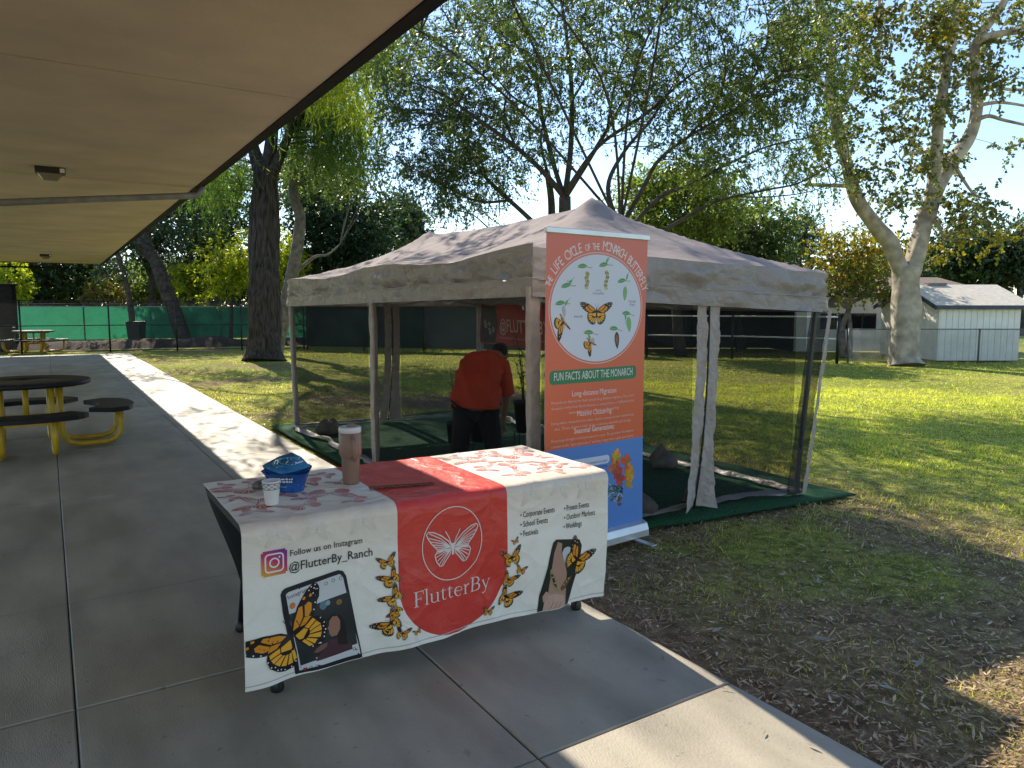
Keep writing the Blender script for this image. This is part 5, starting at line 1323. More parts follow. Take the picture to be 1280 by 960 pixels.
for sg in (-1, 1):
    ye = SD / 2 + sg * (SD / 2 + .17)
    MB().bar((-.235, ye, EZ - .055), (-.235, SD / 2 + sg * .005, RZ + .0), .03, .12).build('rake_board', M_fasc, shd)
MB().box(.5, SD / 2 - .12, RZ + .03, 1.1, SD / 2 + .12, RZ + .10).build('ridge_vent', M_galv, shd)
MB().box(-.034, .02, EZ - .30, -.031, SD / 2 + .55, EZ - .27).build('trim_rail', M_white, shd) if False else None

hv = P(992, 441, 27.2)
hs = thing('house', 'low white house with a dark window band and shaded porch beyond the fence', 'house', (hv.x, hv.y, 0), rot)
HWd = 7.0
nb = 14
for k in range(nb): MB().box(HWd * k / nb + .004, 0, 0, HWd * (k + 1) / nb - .004, .04, .80).build('wall_panel', M_white, hs)
MB().box(0.002, .042, 0, HWd, .16, 2.10).build('wall', M_white, hs)
wx0, wx1, wz0, wz1 = .95, 3.02, .82, 1.40
for k in range(4):
    x0 = wx0 + (wx1 - wx0) * k / 4; x1 = wx0 + (wx1 - wx0) * (k + 1) / 4
    w_ = MB(); w_.box(x0 + .01, .012, wz0, x1 - .01, .041, wz0 + .03); w_.box(x0 + .01, .012, wz1 - .03, x1 - .01, .041, wz1); w_.box(x0 + .01, .012, wz0 + .03, x0 + .035, .041, wz1 - .03); w_.box(x1 - .035, .012, wz0 + .03, x1 - .01, .041, wz1 - .03)
    f_ = w_.build('window', M_black, hs); MB().box(x0 + .036, .026, wz0 + .031, x1 - .036, .034, wz1 - .031).build('pane', M_window, f_)
MB().box(0, .005, 1.42, HWd, .0415, 2.10).build('upper_wall', M_white, hs)
MB().box(1.05, -.10, 1.62, 1.55, .004, 1.98).build('utility_box', M_galv, hs, .01)
MB().add([(-6.6, -.7, 2.02), (HWd, -.7, 2.02), (HWd, 3.2, 2.75), (-6.6, 3.2, 2.75), (-6.6, -.7, 2.12), (HWd, -.7, 2.12), (HWd, 3.2, 2.85), (-6.6, 3.2, 2.85)], [(0, 3, 2, 1), (4, 5, 6, 7), (0, 1, 5, 4), (1, 2, 6, 5), (2, 3, 7, 6), (3, 0, 4, 7)]).build('roof', mat('brown_tile_roof', (.20, .14, .10), .9, .2, 12, .5, 30), hs)
MB().box(-6.62, -.73, 1.98, HWd + .02, -.702, 2.14).build('fascia', M_dark, hs)
M_porch = mat('shade_dark_porch_wall', (.02, .022, .024), .8, .2)  # deep shade of the porch put into a near-black paint
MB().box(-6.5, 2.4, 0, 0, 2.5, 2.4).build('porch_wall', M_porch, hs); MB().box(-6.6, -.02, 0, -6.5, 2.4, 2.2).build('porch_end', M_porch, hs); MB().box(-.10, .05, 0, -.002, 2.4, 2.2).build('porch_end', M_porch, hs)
for x in (-4.4, -2.2): MB().box(x - .05, -.5, 0, x + .05, -.4, 2.0).build('porch_post', M_porch, hs)

# ------------------------------------------------------------------ trees
def cat(pts, n=5):
    pts = [Vector(p) for p in pts]; o = []
    for i in range(len(pts) - 1):
        p0, p1, p2, p3 = pts[max(0, i - 1)], pts[i], pts[i + 1], pts[min(len(pts) - 1, i + 2)]
        for k in range(n):
            s_ = k / n; o.append(.5 * ((2 * p1) + (p2 - p0) * s_ + (2 * p0 - 5 * p1 + 4 * p2 - p3) * s_ * s_ + (3 * p1 - p0 - 3 * p2 + p3) * s_ ** 3))
    return o + [pts[-1]]
def rough_tube(mb, pts, r0, r1, n=8, rough=0.0, seed=0, flare=0.0, pw=1.0):
    N = len(pts); rad = [r0 + (r1 - r0) * (i / (N - 1)) ** pw for i in range(N)]
    if flare: rad = [r + flare * (.75 * math.exp(-i / 2.6) + .25 * math.exp(-i / .8)) for i, r in enumerate(rad)]
    b = len(mb.v); mb.tube(pts, rad, n, cap=True)
    if rough:
        for i in range(N):
            for k in range(n):
                v = Vector(mb.v[b + i * n + k]); c = pts[i]; a = 2 * math.pi * k / n
                q_ = 1 + rough * (float(vnoise(math.cos(a) * 2.2 + seed, math.sin(a) * 2.2 + i * .22, seed)) - .5) * 2
                mb.v[b + i * n + k] = tuple(c + (v - c) * q_)
NR = np.random.default_rng(7)
def leaf_arrays(C, rad, ntw, nl, L, W, droop=.25, flat=.75, seed=1, twl=None):
    """leaves set along short twigs that fan out of each clump centre"""
    R = np.random.default_rng(seed); C = np.asarray(C, float); n = len(C); rad = np.broadcast_to(np.asarray(rad, float), (n,))
    D = R.normal(size=(n, ntw, 3)); D[..., 2] = D[..., 2] * flat + .1; D /= np.linalg.norm(D, axis=-1, keepdims=True)
    S = C[:, None] + D * (R.random((n, ntw, 1)) ** .6) * rad[:, None, None] * .75
    D2 = D + R.normal(size=D.shape) * .5; D2[..., 2] -= droop; D2 /= np.linalg.norm(D2, axis=-1, keepdims=True)
    tl = (rad[:, None] * (.45 + .5 * R.random((n, ntw))) if twl is None else np.full((n, ntw), twl))
    t = (np.arange(nl) + R.random((n, ntw, nl)) * .7) / nl
    p = S[:, :, None] + D2[:, :, None] * (t * tl[..., None])[..., None]; p[..., 2] -= droop * .5 * (t ** 2) * tl[..., None]
    A = R.normal(size=p.shape) * .75 + D2[:, :, None] * .55; A[..., 2] -= droop * 1.2; A /= np.linalg.norm(A, axis=-1, keepdims=True)
    B = np.cross(A, R.normal(size=A.shape) + np.array([0, 0, .8])); B /= np.linalg.norm(B, axis=-1, keepdims=True) + 1e-9
    N_ = np.cross(A, B); s_ = .65 + .7 * R.random(p.shape[:-1] + (1,))
    l, w = L * s_, W * s_
    V = np.stack([p, p + A * l * .45 + B * w * .5 + N_ * w * .18, p + A * l, p + A * l * .45 - B * w * .5 + N_ * w * .18], -2).reshape(-1, 3)
    return V, np.arange(len(V)).reshape(-1, 4), S.reshape(-1, 3), D2.reshape(-1, 3), tl.reshape(-1)
def twigs(mb, limbs, C, r=.012, seed=0, bend=.25):
    """connect every clump to the nearest place of the limbs below it"""
    if not len(limbs): return
    A = np.array([tuple(p) for p in limbs]); rr = random.Random(seed)
    for c in C:
        d = A - c; q_ = np.linalg.norm(d, axis=1) + np.maximum(0, d[:, 2]) * 1.5
        a = Vector(A[int(np.argmin(q_))]); c = Vector(c); m_ = a.lerp(c, .5) + Vector((rr.uniform(-1, 1), rr.uniform(-1, 1), rr.uniform(-.2, 1))) * (c - a).length * bend * .5
        mb.tube([a, a.lerp(m_, .6), m_.lerp(c, .35), c], [r, r * .8, r * .55, r * .3], 4, cap=False)
def tree(name, lab, base, limbs, bark, clumps, lm, L, W, rad=.6, ntw=8, nl=14, droop=.25, seed=1, group=None, tw=.012, rough=.0, nside=8, flat=.75, bend=.25, fine=0):
    """limbs: (points, r0, r1, flare); clumps: list of (centres, leaf material or None)"""
    t = thing(name, lab, 'tree', base, 0, group); B0 = Vector(base)
    mb = MB(); sk_ = []
    for i, (pts, r0, r1, fl) in enumerate(limbs):
        ps = cat([Vector(p) - B0 for p in pts], 6); rough_tube(mb, ps, r0, r1, nside, rough, seed + i, fl); sk_ += ps[len(ps) // 4:]
    mb.build('trunk', bark, t)
    tm2 = MB(); k = 0
    for C, m in clumps:
        C = np.asarray(C) - np.array(base); k += 1
        if tw: twigs(tm2, sk_, C, tw, seed + k, bend)
        V, Fc, S, D2, tl = leaf_arrays(C, rad * (.75 + .5 * np.random.default_rng(seed + k).random(len(C))), ntw, nl, L, W, droop, flat, seed * 13 + k)
        if fine:
            for i in range(0, len(S), fine):
                a = Vector(S[i]); tm2.tube([a, a + Vector(D2[i]) * tl[i]], [tw * .35, tw * .12], 3, cap=False)
        tag(link('crown', fast_mesh('crown', V, Fc), m or lm, t), kind='stuff')
    if tm2.v: tag(tm2.build('twig', bark, t), kind='stuff')
    return t
def spray(spec, w, dw, n, seed):
    """n clump centres inside sight-line ellipses (u, v, ru, rv) at depth w +- dw"""
    R = random.Random(seed); o = []; tot = sum(s_[2] * s_[3] for s_ in spec)
    for (u, v, ru, rv) in spec:
        for _ in range(max(1, round(n * ru * rv / tot))):
            a, r = R.uniform(0, 6.283), R.random() ** .5
            o.append(tuple(P(u + ru * r * math.cos(a), v + rv * r * math.sin(a), w + R.uniform(-dw, dw))))
    return o
def bez(px, w, dws=None):
    return [P(u, v, w + (dws[i] if dws else 0)) for i, (u, v) in enumerate(px)]
def gnd(u, w): p = P(u, 480, w); return Vector((p.x, p.y, -.05))

LM_mid = leafmat('mid_green_leaf', (.032, .060, .020), (.095, .135, .036), .42, (1.2, 1.3, .62), third=(.80, (.20, .21, .055)))
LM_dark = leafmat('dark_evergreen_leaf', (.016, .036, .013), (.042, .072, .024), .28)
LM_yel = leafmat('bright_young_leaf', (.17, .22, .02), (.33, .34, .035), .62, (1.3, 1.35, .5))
LM_olive = leafmat('olive_leaf', (.065, .09, .022), (.18, .20, .05), .5)
LM_willow = leafmat('hanging_peppermint_leaf', (.040, .075, .016), (.11, .155, .026), .5)
LM_gold = leafmat('golden_leaf', (.13, .15, .02), (.24, .20, .025), .5, (1.3, 1.2, .5))
LM_syc = leafmat('sycamore_leaf', (.065, .085, .028), (.17, .175, .05), .40, (1.1, 1.2, .6), third=(.62, (.15, .10, .045)))
LM_rust = leafmat('autumn_leaf', (.10, .11, .025), (.20, .17, .03), .4, third=(.72, (.26, .10, .04)))
LM_blue = leafmat('blue_grey_leaf', (.035, .06, .035), (.075, .10, .055), .25)

# ---- central spreading tree behind the tent
W0 = 16.0
base = gnd(706, W0)
limbs = [([base, P(706, 380, W0), P(706, 300, W0), P(706, 246, W0)], .17, .13, .10)]
def lb(px, r0, r1, dd): limbs.append((bez(px, W0, [dd * i / (len(px) - 1) for i in range(len(px))]), r0 * (.8 if W0 < 18 else 1), r1 * (.7 if W0 < 18 else 1), 0))
lb([(705, 246), (680, 216), (644, 183), (590, 144), (554, 118), (500, 97)], .085, .018, -1.5)
lb([(705, 246), (692, 205), (676, 140), (670, 100), (644, 54), (618, 10), (600, -60)], .075, .02, 1.2)
lb([(706, 246), (713, 190), (715, 126), (711, 72), (705, 22), (694, -40), (690, -110)], .085, .022, -.4)
lb([(707, 246), (733, 205), (759, 162), (787, 115), (823, 72), (859, 43), (910, -10)], .08, .018, 1.4)
lb([(707, 246), (715, 228), (751, 180), (805, 144), (838, 115), (870, 90), (920, 70)], .07, .015, -1.6)
lb([(676, 140), (640, 120), (600, 70), (570, 40)], .035, .010, -.6); lb([(715, 126), (740, 80), (752, 30), (760, -40)], .04, .012, .6)
lb([(644, 183), (630, 140), (640, 90), (628, 40)], .035, .010, .8); lb([(759, 162), (770, 100), (790, 40), (800, -30)], .04, .012, -.5); lb([(590, 144), (560, 150), (520, 160), (480, 170)], .03, .010, -.4)
over = [(n_, ) for n_ in ()]
C1 = spray([(570, 70, 90, 80), (680, 40, 90, 70), (790, 40, 90, 70), (880, 60, 80, 70), (540, 140, 60, 50)], W0, 1.8, 105, 3) + spray([(660, -70, 170, 70), (850, -60, 120, 60)], W0, 2.2, 55, 4) + spray([(620, 110, 60, 50), (740, 110, 90, 50), (800, 150, 60, 40), (700, 170, 50, 30)], W0, 1.6, 52, 5)
tree('spreading_tree', 'many stemmed spreading tree directly behind the peak of the canopy tent', base, limbs, M_bark_br, [(C1, LM_mid)], LM_mid, .078, .034, .62, 13, 17, .35, 21, 'thin leaved trees behind the tent', .013, fine=1)
# ---- left neighbour
W1 = 17.5; base = gnd(690, W1); limbs = [([base, P(690, 380, W1), P(690, 300, W1), P(689, 250, W1), P(684, 215, W1)], .13, .07, .08)]
W0 = W1
lb([(690, 300), (654, 266), (608, 223), (590, 195), (572, 172), (554, 144)], .08, .02, -1.0); lb([(640, 250), (600, 252), (560, 235), (520, 212), (470, 190)], .045, .012, -1.2)
lb([(684, 215), (676, 170), (690, 120), (680, 60)], .05, .012, .8); lb([(608, 223), (598, 180), (610, 130), (590, 80)], .04, .010, .6); lb([(660, 290), (620, 290), (590, 268), (560, 262)], .035, .010, -.5)
C2 = spray([(540, 200, 60, 40), (590, 225, 50, 30), (520, 110, 50, 60), (610, 170, 50, 50), (580, 255, 40, 14)], W1, 1.3, 130, 8)
tree('spreading_tree', 'thin leaved tree leaning left over the far half of the tent roof', base, limbs, M_bark_br, [(C2, LM_mid)], LM_mid, .078, .034, .57, 13, 16, .35, 33, 'thin leaved trees behind the tent', .011, fine=1)
# ---- right neighbour with long low boughs
W2 = 14.5; W0 = W2; base = gnd(772, W2); limbs = [([base, P(772, 400, W2), P(774, 330, W2), P(776, 280, W2)], .16, .11, .08)]
lb([(776, 290), (760, 235), (780, 190), (813, 151), (834, 118), (870, 60)], .07, .018, .8); lb([(776, 285), (805, 233), (823, 201), (859, 172), (924, 133), (980, 90)], .065, .016, -.8)
lb([(776, 300), (823, 248), (859, 233), (884, 219), (910, 205), (960, 183), (1010, 172)], .06, .014, -1.6); lb([(778, 320), (852, 275), (888, 255), (917, 246), (960, 237), (1000, 228), (1050, 200)], .055, .012, -2.0)
lb([(917, 246), (960, 246), (1010, 240), (1060, 222)], .022, .008, .3); lb([(924, 133), (950, 80), (960, 30), (940, -40)], .035, .012, -.6); lb([(859, 172), (900, 120), (905, 60), (880, 0)], .035, .012, -.3)
C3 = spray([(900, 110, 80, 60), (980, 100, 60, 60), (960, 30, 80, 50), (860, 180, 70, 30)], W2, 1.5, 46, 12) + spray([(960, -70, 110, 70), (820, -110, 110, 60)], 13.0, 1.8, 60, 13)
C3b = spray([(1000, 215, 50, 28), (880, 215, 60, 25), (1030, 60, 40, 60), (920, 90, 80, 70), (1000, 150, 50, 50), (930, 190, 70, 30)], W2, 1.4, 66, 14)  # clumps for olive leaves, sunlight put into their lighter colour
# boughs added above the picture to shade tent and lawn, gapped for sunlight
R_ = random.Random(77); C3c = []
for k in range(95):
    q_ = (R_.uniform(2.6, 9.0), R_.uniform(5.6, 12.4), R_.uniform(5.6, 7.6))
    if not (q_[0] - .156 * q_[2] < 3.6 and q_[1] - 1.21 * q_[2] < 2.9): C3c.append(q_)
C3c = [c for c in C3c if (lambda r: True)(0)]
for p0, p1, p2 in ((tuple(P(776, 290, W2)), (8.0, 9.9, 5.4), (4.2, 8.2, 6.6)), (tuple(P(776, 282, W2)), (8.4, 9.0, 5.8), (6.4, 6.6, 6.8)), (tuple(P(778, 282, W2)), (6.6, 11.4, 5.6), (3.2, 10.9, 6.5)), (tuple(P(774, 284, W2)), (6.2, 9.6, 5.9), (2.9, 6.6, 6.7)), (tuple(P(776, 280, W2)), (8.9, 10.0, 5.9), (8.2, 7.2, 6.9))): limbs.append(([Vector(p0), Vector(p1), Vector(p2)], .030, .010, 0))
tree('spreading_tree', 'bushy tree right of the tent peak with long low dark boughs', base, limbs, M_bark_br, [(C3 + C3c, LM_mid), (C3b, LM_olive)], LM_mid, .076, .034, .60, 13, 16, .35, 45, 'thin leaved trees behind the tent', .012, fine=1)

# ---- big dark trunk by the patio
WB = 22.9; base = gnd(330, WB); W0 = WB
limbs = [([base, P(330, 420, WB), P(329, 380, WB), P(330, 320, WB), P(331, 260, WB), P(333, 218, WB)], .50, .40, .16)]
lb([(330, 225), (318, 190), (312, 150), (318, 90)], .24, .10, .6); lb([(336, 225), (347, 205), (362, 165), (380, 110), (420, 50)], .18, .06, -.8); lb([(333, 230), (340, 170), (345, 100), (350, 20)], .22, .08, .9)
lb([(362, 165), (400, 120), (440, 90), (480, 80)], .07, .02, -1.5)
C4 = spray([(440, 85, 60, 55), (400, 60, 50, 50), (480, 50, 40, 50)], 20.5, 1.5, 80, 21); C4b = spray([(395, 150, 50, 45), (430, 160, 40, 40), (370, 110, 30, 40), (290, 205, 30, 25), (260, 235, 30, 20)], WB, 1.4, 130, 22); C4c = spray([(350, 0, 90, 90), (440, -60, 110, 60)], WB, 2.5, 110, 23)
R_ = random.Random(5); C4d = [(R_.uniform(2.3, 4.6), R_.uniform(13.5, 29), R_.uniform(5.8, 8.6)) for _ in range(44)]  # C4d: boughs hidden by the roof, added to dapple the walkway with shade
limbs.append(([P(331, 150, WB), Vector((4.6, 22.5, 8.4)), Vector((3.6, 19.0, 8.2)), Vector((3.2, 15.5, 7.4))], .10, .03, 0)); limbs.append(([P(331, 130, WB), Vector((4.6, 25.0, 8.8)), Vector((3.4, 28.0, 8.0))], .08, .03, 0))
tree('eucalyptus_tree', 'massive dark fibrous trunk with hanging willowy foliage beside the patio', base, limbs, M_bark_dk, [(C4, LM_yel), (C4b, LM_willow), (C4c + C4d, LM_willow)], LM_willow, .17, .026, .75, 10, 16, 1.1, 51, None, .016, .22, 22, .9)
WC = 25.5; base = gnd(343, WC); W0 = WC; limbs = [([base, P(347, 425, WC), P(357, 385, WC), P(366, 340, WC), P(373, 300, WC), P(375, 270, WC), P(367, 245, WC), P(368, 200, WC), P(372, 150, WC)], .26, .12, .10)]
lb([(366, 345), (392, 322), (410, 318), (425, 305)], .07, .02, 0)
tree('grey_trunk_tree', 'curved pale grey trunk rising just right of the massive dark trunk', base, limbs, M_bark_gy, [(spray([(400, 210, 45, 35), (450, 200, 40, 30), (420, 130, 50, 40)], WC, 1.5, 80, 25), LM_mid)], LM_mid, .13, .05, .75, 8, 13, .4, 55, None, .016, .12, 14)
# ---- leaning trunks behind the fence
WD = 33.5; base = gnd(233, WD); W0 = WD
limbs = [([base, P(222, 400, WD), P(207, 360, WD), P(192, 322, WD), P(172, 300, WD), P(150, 284, WD), P(120, 270, WD)], .33, .22, .06)]; lb([(196, 330), (182, 320), (172, 316)], .14, .05, -.5); lb([(190, 318), (180, 280), (190, 240), (200, 190)], .2, .06, .4)
tree('leaning_tree', 'dark trunk leaning left in front of the green windscreen', base, limbs, M_bark_ln, [(spray([(225, 235, 60, 40), (255, 280, 35, 35), (190, 262, 35, 22), (280, 240, 40, 40), (190, 200, 60, 50)], WD, 2.0, 130, 27), LM_dark)], LM_dark, .15, .065, .95, 8, 13, .3, 61, None, .02, .12, 14)
WE = 31.9; base = gnd(168, WE); W0 = WE
limbs = [([base, P(165, 400, WE), P(160, 365, WE), P(154, 340, WE), P(147, 316, WE), P(138, 290, WE)], .14, .10, .03)]
tree('slim_tree', 'slim dark trunk beside the wheeled bin at the end of the eave', base, limbs, M_bark_ln, [(spray([(150, 330, 30, 16), (120, 300, 50, 30), (165, 345, 16, 10)], WE, 1.2, 26, 29), LM_dark)], LM_dark, .13, .055, .7, 8, 12, .3, 63, None, .014, .1, 10)

# ---- pale sycamore on the right
WS = 21.0; base = gnd(1131, WS); W0 = WS
limbs = [([base, P(1131, 440, WS), P(1132, 400, WS), P(1133, 360, WS), P(1133, 335, WS)], .39, .36, .13)]
lb([(1128, 345), (1113, 305), (1095, 284), (1074, 252), (1062, 222), (1055, 190), (1045, 150), (1036, 110), (1040, 60), (1020, 0)], .235, .09, -.8)
lb([(1138, 345), (1150, 300), (1158, 270), (1172, 235), (1192, 200), (1213, 168), (1221, 130), (1218, 80), (1222, 50), (1250, 10), (1280, -40)], .26, .09, .6)
lb([(1162, 262), (1168, 215), (1172, 170), (1180, 100), (1192, 40), (1200, -40)], .19, .09, -.5)
lb([(1222, 50), (1250, 42), (1280, 38), (1310, 30)], .11, .05, .3); lb([(1221, 150), (1236, 145), (1255, 150), (1290, 158)], .07, .03, -.4); lb([(1222, 132), (1250, 128), (1290, 134)], .06, .03, -.2); lb([(1220, 115), (1240, 108), (1262, 112), (1290, 112)], .06, .03, .3)
lb([(1180, 182), (1155, 190), (1135, 192), (1126, 200)], .06, .025, -.6); lb([(1058, 232), (1030, 232), (1004, 231)], .07, .03, -.5); lb([(1045, 150), (1070, 100), (1098, 60), (1098, -20)], .09, .04, .4); lb([(1036, 110), (1020, 96), (1008, 60)], .08, .03, -.3)
lb([(1160, 268), (1175, 285), (1180, 300)], .05, .02, -.3); lb([(1190, 200), (1215, 240), (1240, 250)], .05, .015, -.5)
C5 = spray([(1080, 60, 40, 50), (1150, 20, 50, 40), (1200, 60, 40, 50), (1165, 110, 40, 40), (1130, 150, 40, 30), (1250, 30, 40, 30), (1060, 130, 30, 40), (1000, 60, 40, 60), (1260, 90, 30, 20), (1160, 200, 40, 25), (1190, 260, 50, 20), (1225, 265, 35, 20), (1270, 180, 22, 12), (1120, 250, 30, 20), (1075, 215, 30, 20), (1030, 190, 30, 20)], WS, 1.6, 165, 31) + spray([(1120, -60, 150, 60)], WS, 2.2, 30, 32)
C5b = spray([(1185, 305, 30, 12), (1130, 315, 10, 20), (1080, 30, 25, 20), (1190, 20, 30, 30), (1240, 300, 20, 12)], WS, 1.2, 16, 33)
tree('sycamore_tree', 'pale mottled sycamore forking into two limbs on the right of the lawn', base, limbs, M_bark_sy, [(C5, LM_syc), (C5b, LM_gold)], LM_syc, .118, .09, .55, 10, 10, .4, 71, None, .014, .17, 20)
# ---- autumn coloured small tree in front of the house
WT = 24.5; base = gnd(1052, WT); W0 = WT
limbs = [([base, P(1053, 410, WT), P(1060, 390, WT), P(1066, 370, WT), P(1075, 345, WT)], .11, .05, .04), ([gnd(1060, WT), P(1062, 405, WT), P(1058, 380, WT), P(1048, 355, WT)], .10, .04, .03)]
lb([(1066, 378), (1082, 368), (1095, 360), (1110, 345)], .06, .02, 0); lb([(1056, 385), (1046, 372), (1036, 362)], .05, .02, .2)
tree('autumn_tree', 'small rust and gold tree with forked stems before the white house', base, limbs, M_bark_gy, [(spray([(1068, 335, 46, 32), (1060, 305, 40, 14)], WT, 1.2, 50, 35), LM_rust), (spray([(1060, 310, 40, 14), (1100, 310, 18, 10)], WT - .6, .6, 14, 36), LM_gold), (spray([(1075, 350, 42, 18)], WT, .9, 20, 37), LM_olive)], LM_rust, .12, .07, .55, 8, 11, .3, 73, None, .012)

# ---- the trees and shrubs that close the view
def bushy(name, lab, u, v, ru, rv, w, lm, L, W, n, seed, rad=1.0, group=None, trunk=.16, ntw=9, nl=13, bark=None, extra=()):
    R = random.Random(seed); pm = w / F; base = gnd(u, w); c = P(u, v, w); rx, rz = ru * pm, rv * pm; C = []
    for _ in range(n):
        d = Vector((R.gauss(0, 1), R.gauss(0, 1), R.gauss(0, 1))).normalized() * (R.random() ** .33)
        k = .72 + .5 * float(vnoise(d.x * 2.3 + seed, d.y * 2.3 + d.z * 2, seed))
        p = c + VR * d.x * rx * k + VF * d.y * min(rx, 3.5) * k + Vector((0, 0, d.z * rz * k))
        if p.z > .2: C.append(tuple(p))
    limbs = [([base, base.lerp(c, .45) + VR * R.uniform(-.2, .2), c], trunk, trunk * .4, .03)]
    for k in range(4): limbs.append(([base.lerp(c, .5), base.lerp(c, .8) + VR * rx * R.uniform(-.4, .4), c + VR * rx * R.uniform(-.6, .6) + VF * R.uniform(-.8, .8) + Vector((0, 0, rz * R.uniform(-.2, .5)))], trunk * .45, .02, 0))
    return tree(name, lab, tuple(base), limbs, bark or M_bark_br, [(C, lm)] + [(spray(s_, w, 1, n_, seed + 5), m_) for s_, n_, m_ in extra], lm, L, W, rad, ntw, nl, .25, seed, group, .02)
GB = 'trees closing the view behind the fences'
B = bushy
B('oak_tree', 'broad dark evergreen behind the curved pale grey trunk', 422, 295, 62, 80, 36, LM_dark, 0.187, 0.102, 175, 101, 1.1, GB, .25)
B('round_tree', 'distant rounded dark tree above the far tent corner', 497, 282, 36, 32, 62, LM_blue, 0.286, 0.18, 121, 102, 1.2, GB, .25)
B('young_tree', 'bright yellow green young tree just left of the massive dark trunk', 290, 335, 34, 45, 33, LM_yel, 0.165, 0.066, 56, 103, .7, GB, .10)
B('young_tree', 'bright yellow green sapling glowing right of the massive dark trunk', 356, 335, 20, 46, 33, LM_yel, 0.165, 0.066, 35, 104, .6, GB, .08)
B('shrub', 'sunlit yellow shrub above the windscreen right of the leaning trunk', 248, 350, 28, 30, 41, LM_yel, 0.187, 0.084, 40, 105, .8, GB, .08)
B('oak_tree', 'dark leafy tree between the leaning trunk and the bright young tree', 272, 300, 42, 70, 40, LM_dark, 0.198, 0.102, 101, 106, 1.1, GB, .2)
B('oak_tree', 'dark broad tree below the end of the eave left of the slim trunk', 62, 318, 72, 62, 41, LM_dark, 0.209, 0.108, 162, 107, 1.2, GB, .25, extra=(([(60, 350, 60, 20)], 22, LM_mid),))
B('shrub', 'tan green shrub above the fence left of the slim trunk', 128, 366, 22, 16, 39, LM_rust, 0.154, 0.072, 24, 108, .6, GB, .06)
B('shrub', 'bright leafy shrub by the dark pillar at the far left', 8, 350, 22, 26, 35, LM_yel, 0.176, 0.084, 24, 109, .6, GB, .06)
B('shrub', 'pale green shrub filling the gap below the leaning trunk', 190, 362, 34, 26, 46, LM_olive, 0.198, 0.096, 40, 110, .9, GB, .08)
B('tall_tree', 'tall dark tree above the leaning trunk beside the eave', 240, 215, 66, 60, 44, LM_mid, 0.209, 0.102, 108, 111, 1.2, GB, .22)
B('olive_tree', 'broad olive green tree behind the right slope of the tent roof', 850, 262, 88, 50, 25, LM_olive, 0.132, 0.072, 162, 112, .8, GB, .2)
B('oak_tree', 'dark green tree behind the right eave corner of the tent', 925, 305, 72, 48, 29, LM_mid, 0.154, 0.084, 148, 113, .9, GB, .2)
B('slender_tree', 'wispy pale tree left of the autumn coloured tree', 1000, 300, 22, 34, 34, LM_blue, 0.176, 0.06, 40, 114, .7, GB, .10)
B('oak_tree', 'dark hedge like tree behind the white shed roof', 1195, 325, 62, 40, 46, LM_dark, 0.231, 0.132, 148, 115, 1.2, GB, .25)
B('oak_tree', 'dark grey green tree at the right edge behind the shed', 1275, 318, 42, 40, 44, LM_blue, 0.22, 0.12, 108, 116, 1.2, GB, .25)
B('shrub', 'sunlit light green shrub beside the far tent corner', 448, 335, 34, 22, 38, LM_olive, .16, .08, 40, 121, .8, GB, .08)
B('shrub', 'low dark shrub between the house roof and the tent corner', 985, 352, 40, 26, 37, LM_dark, 0.187, 0.108, 67, 117, .9, GB, .1)
B('shrub', 'dark green shrub behind the house roof and the sycamore trunk', 1110, 345, 48, 26, 40, LM_dark, 0.198, 0.108, 81, 118, .9, GB, .1)
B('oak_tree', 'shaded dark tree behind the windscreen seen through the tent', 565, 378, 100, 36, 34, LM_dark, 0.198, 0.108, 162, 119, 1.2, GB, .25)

GH = 'hedge shrubs behind the green windscreen'
for i, (u, w, lm_, lab) in enumerate(((40, 43, LM_dark, 'dark hedge shrub behind the windscreen below the eave end'), (110, 46, LM_dark, 'dark hedge shrub behind the windscreen left of the slim trunk'), (180, 50, LM_olive, 'pale hedge shrub seen between the two leaning trunks'),
        (240, 49, LM_mid, 'green hedge shrub right of the leaning trunk'), (300, 47, LM_dark, 'dark hedge shrub behind the massive trunk'), (375, 45, LM_dark, 'dark hedge shrub beside the curved grey trunk'), (450, 44, LM_dark, 'dark hedge shrub behind the far tent corner'), (540, 42, LM_dark, 'dark hedge shrub behind the middle of the tent roof'))):
    B('shrub', lab, u, 355, 52, 32, w, lm_, .22, .12, 70, 140 + i, 1.2, GH, .1)
B('oak_tree', 'dark spreading tree over the bright sapling right of the massive trunk', 395, 235, 46, 55, 40, LM_mid, .20, .10, 110, 150, 1.2, GB, .2)
B('oak_tree', 'dark tree above the leaning trunk close under the eave', 195, 300, 40, 34, 42, LM_dark, .20, .10, 50, 151, 1.0, GB, .2)
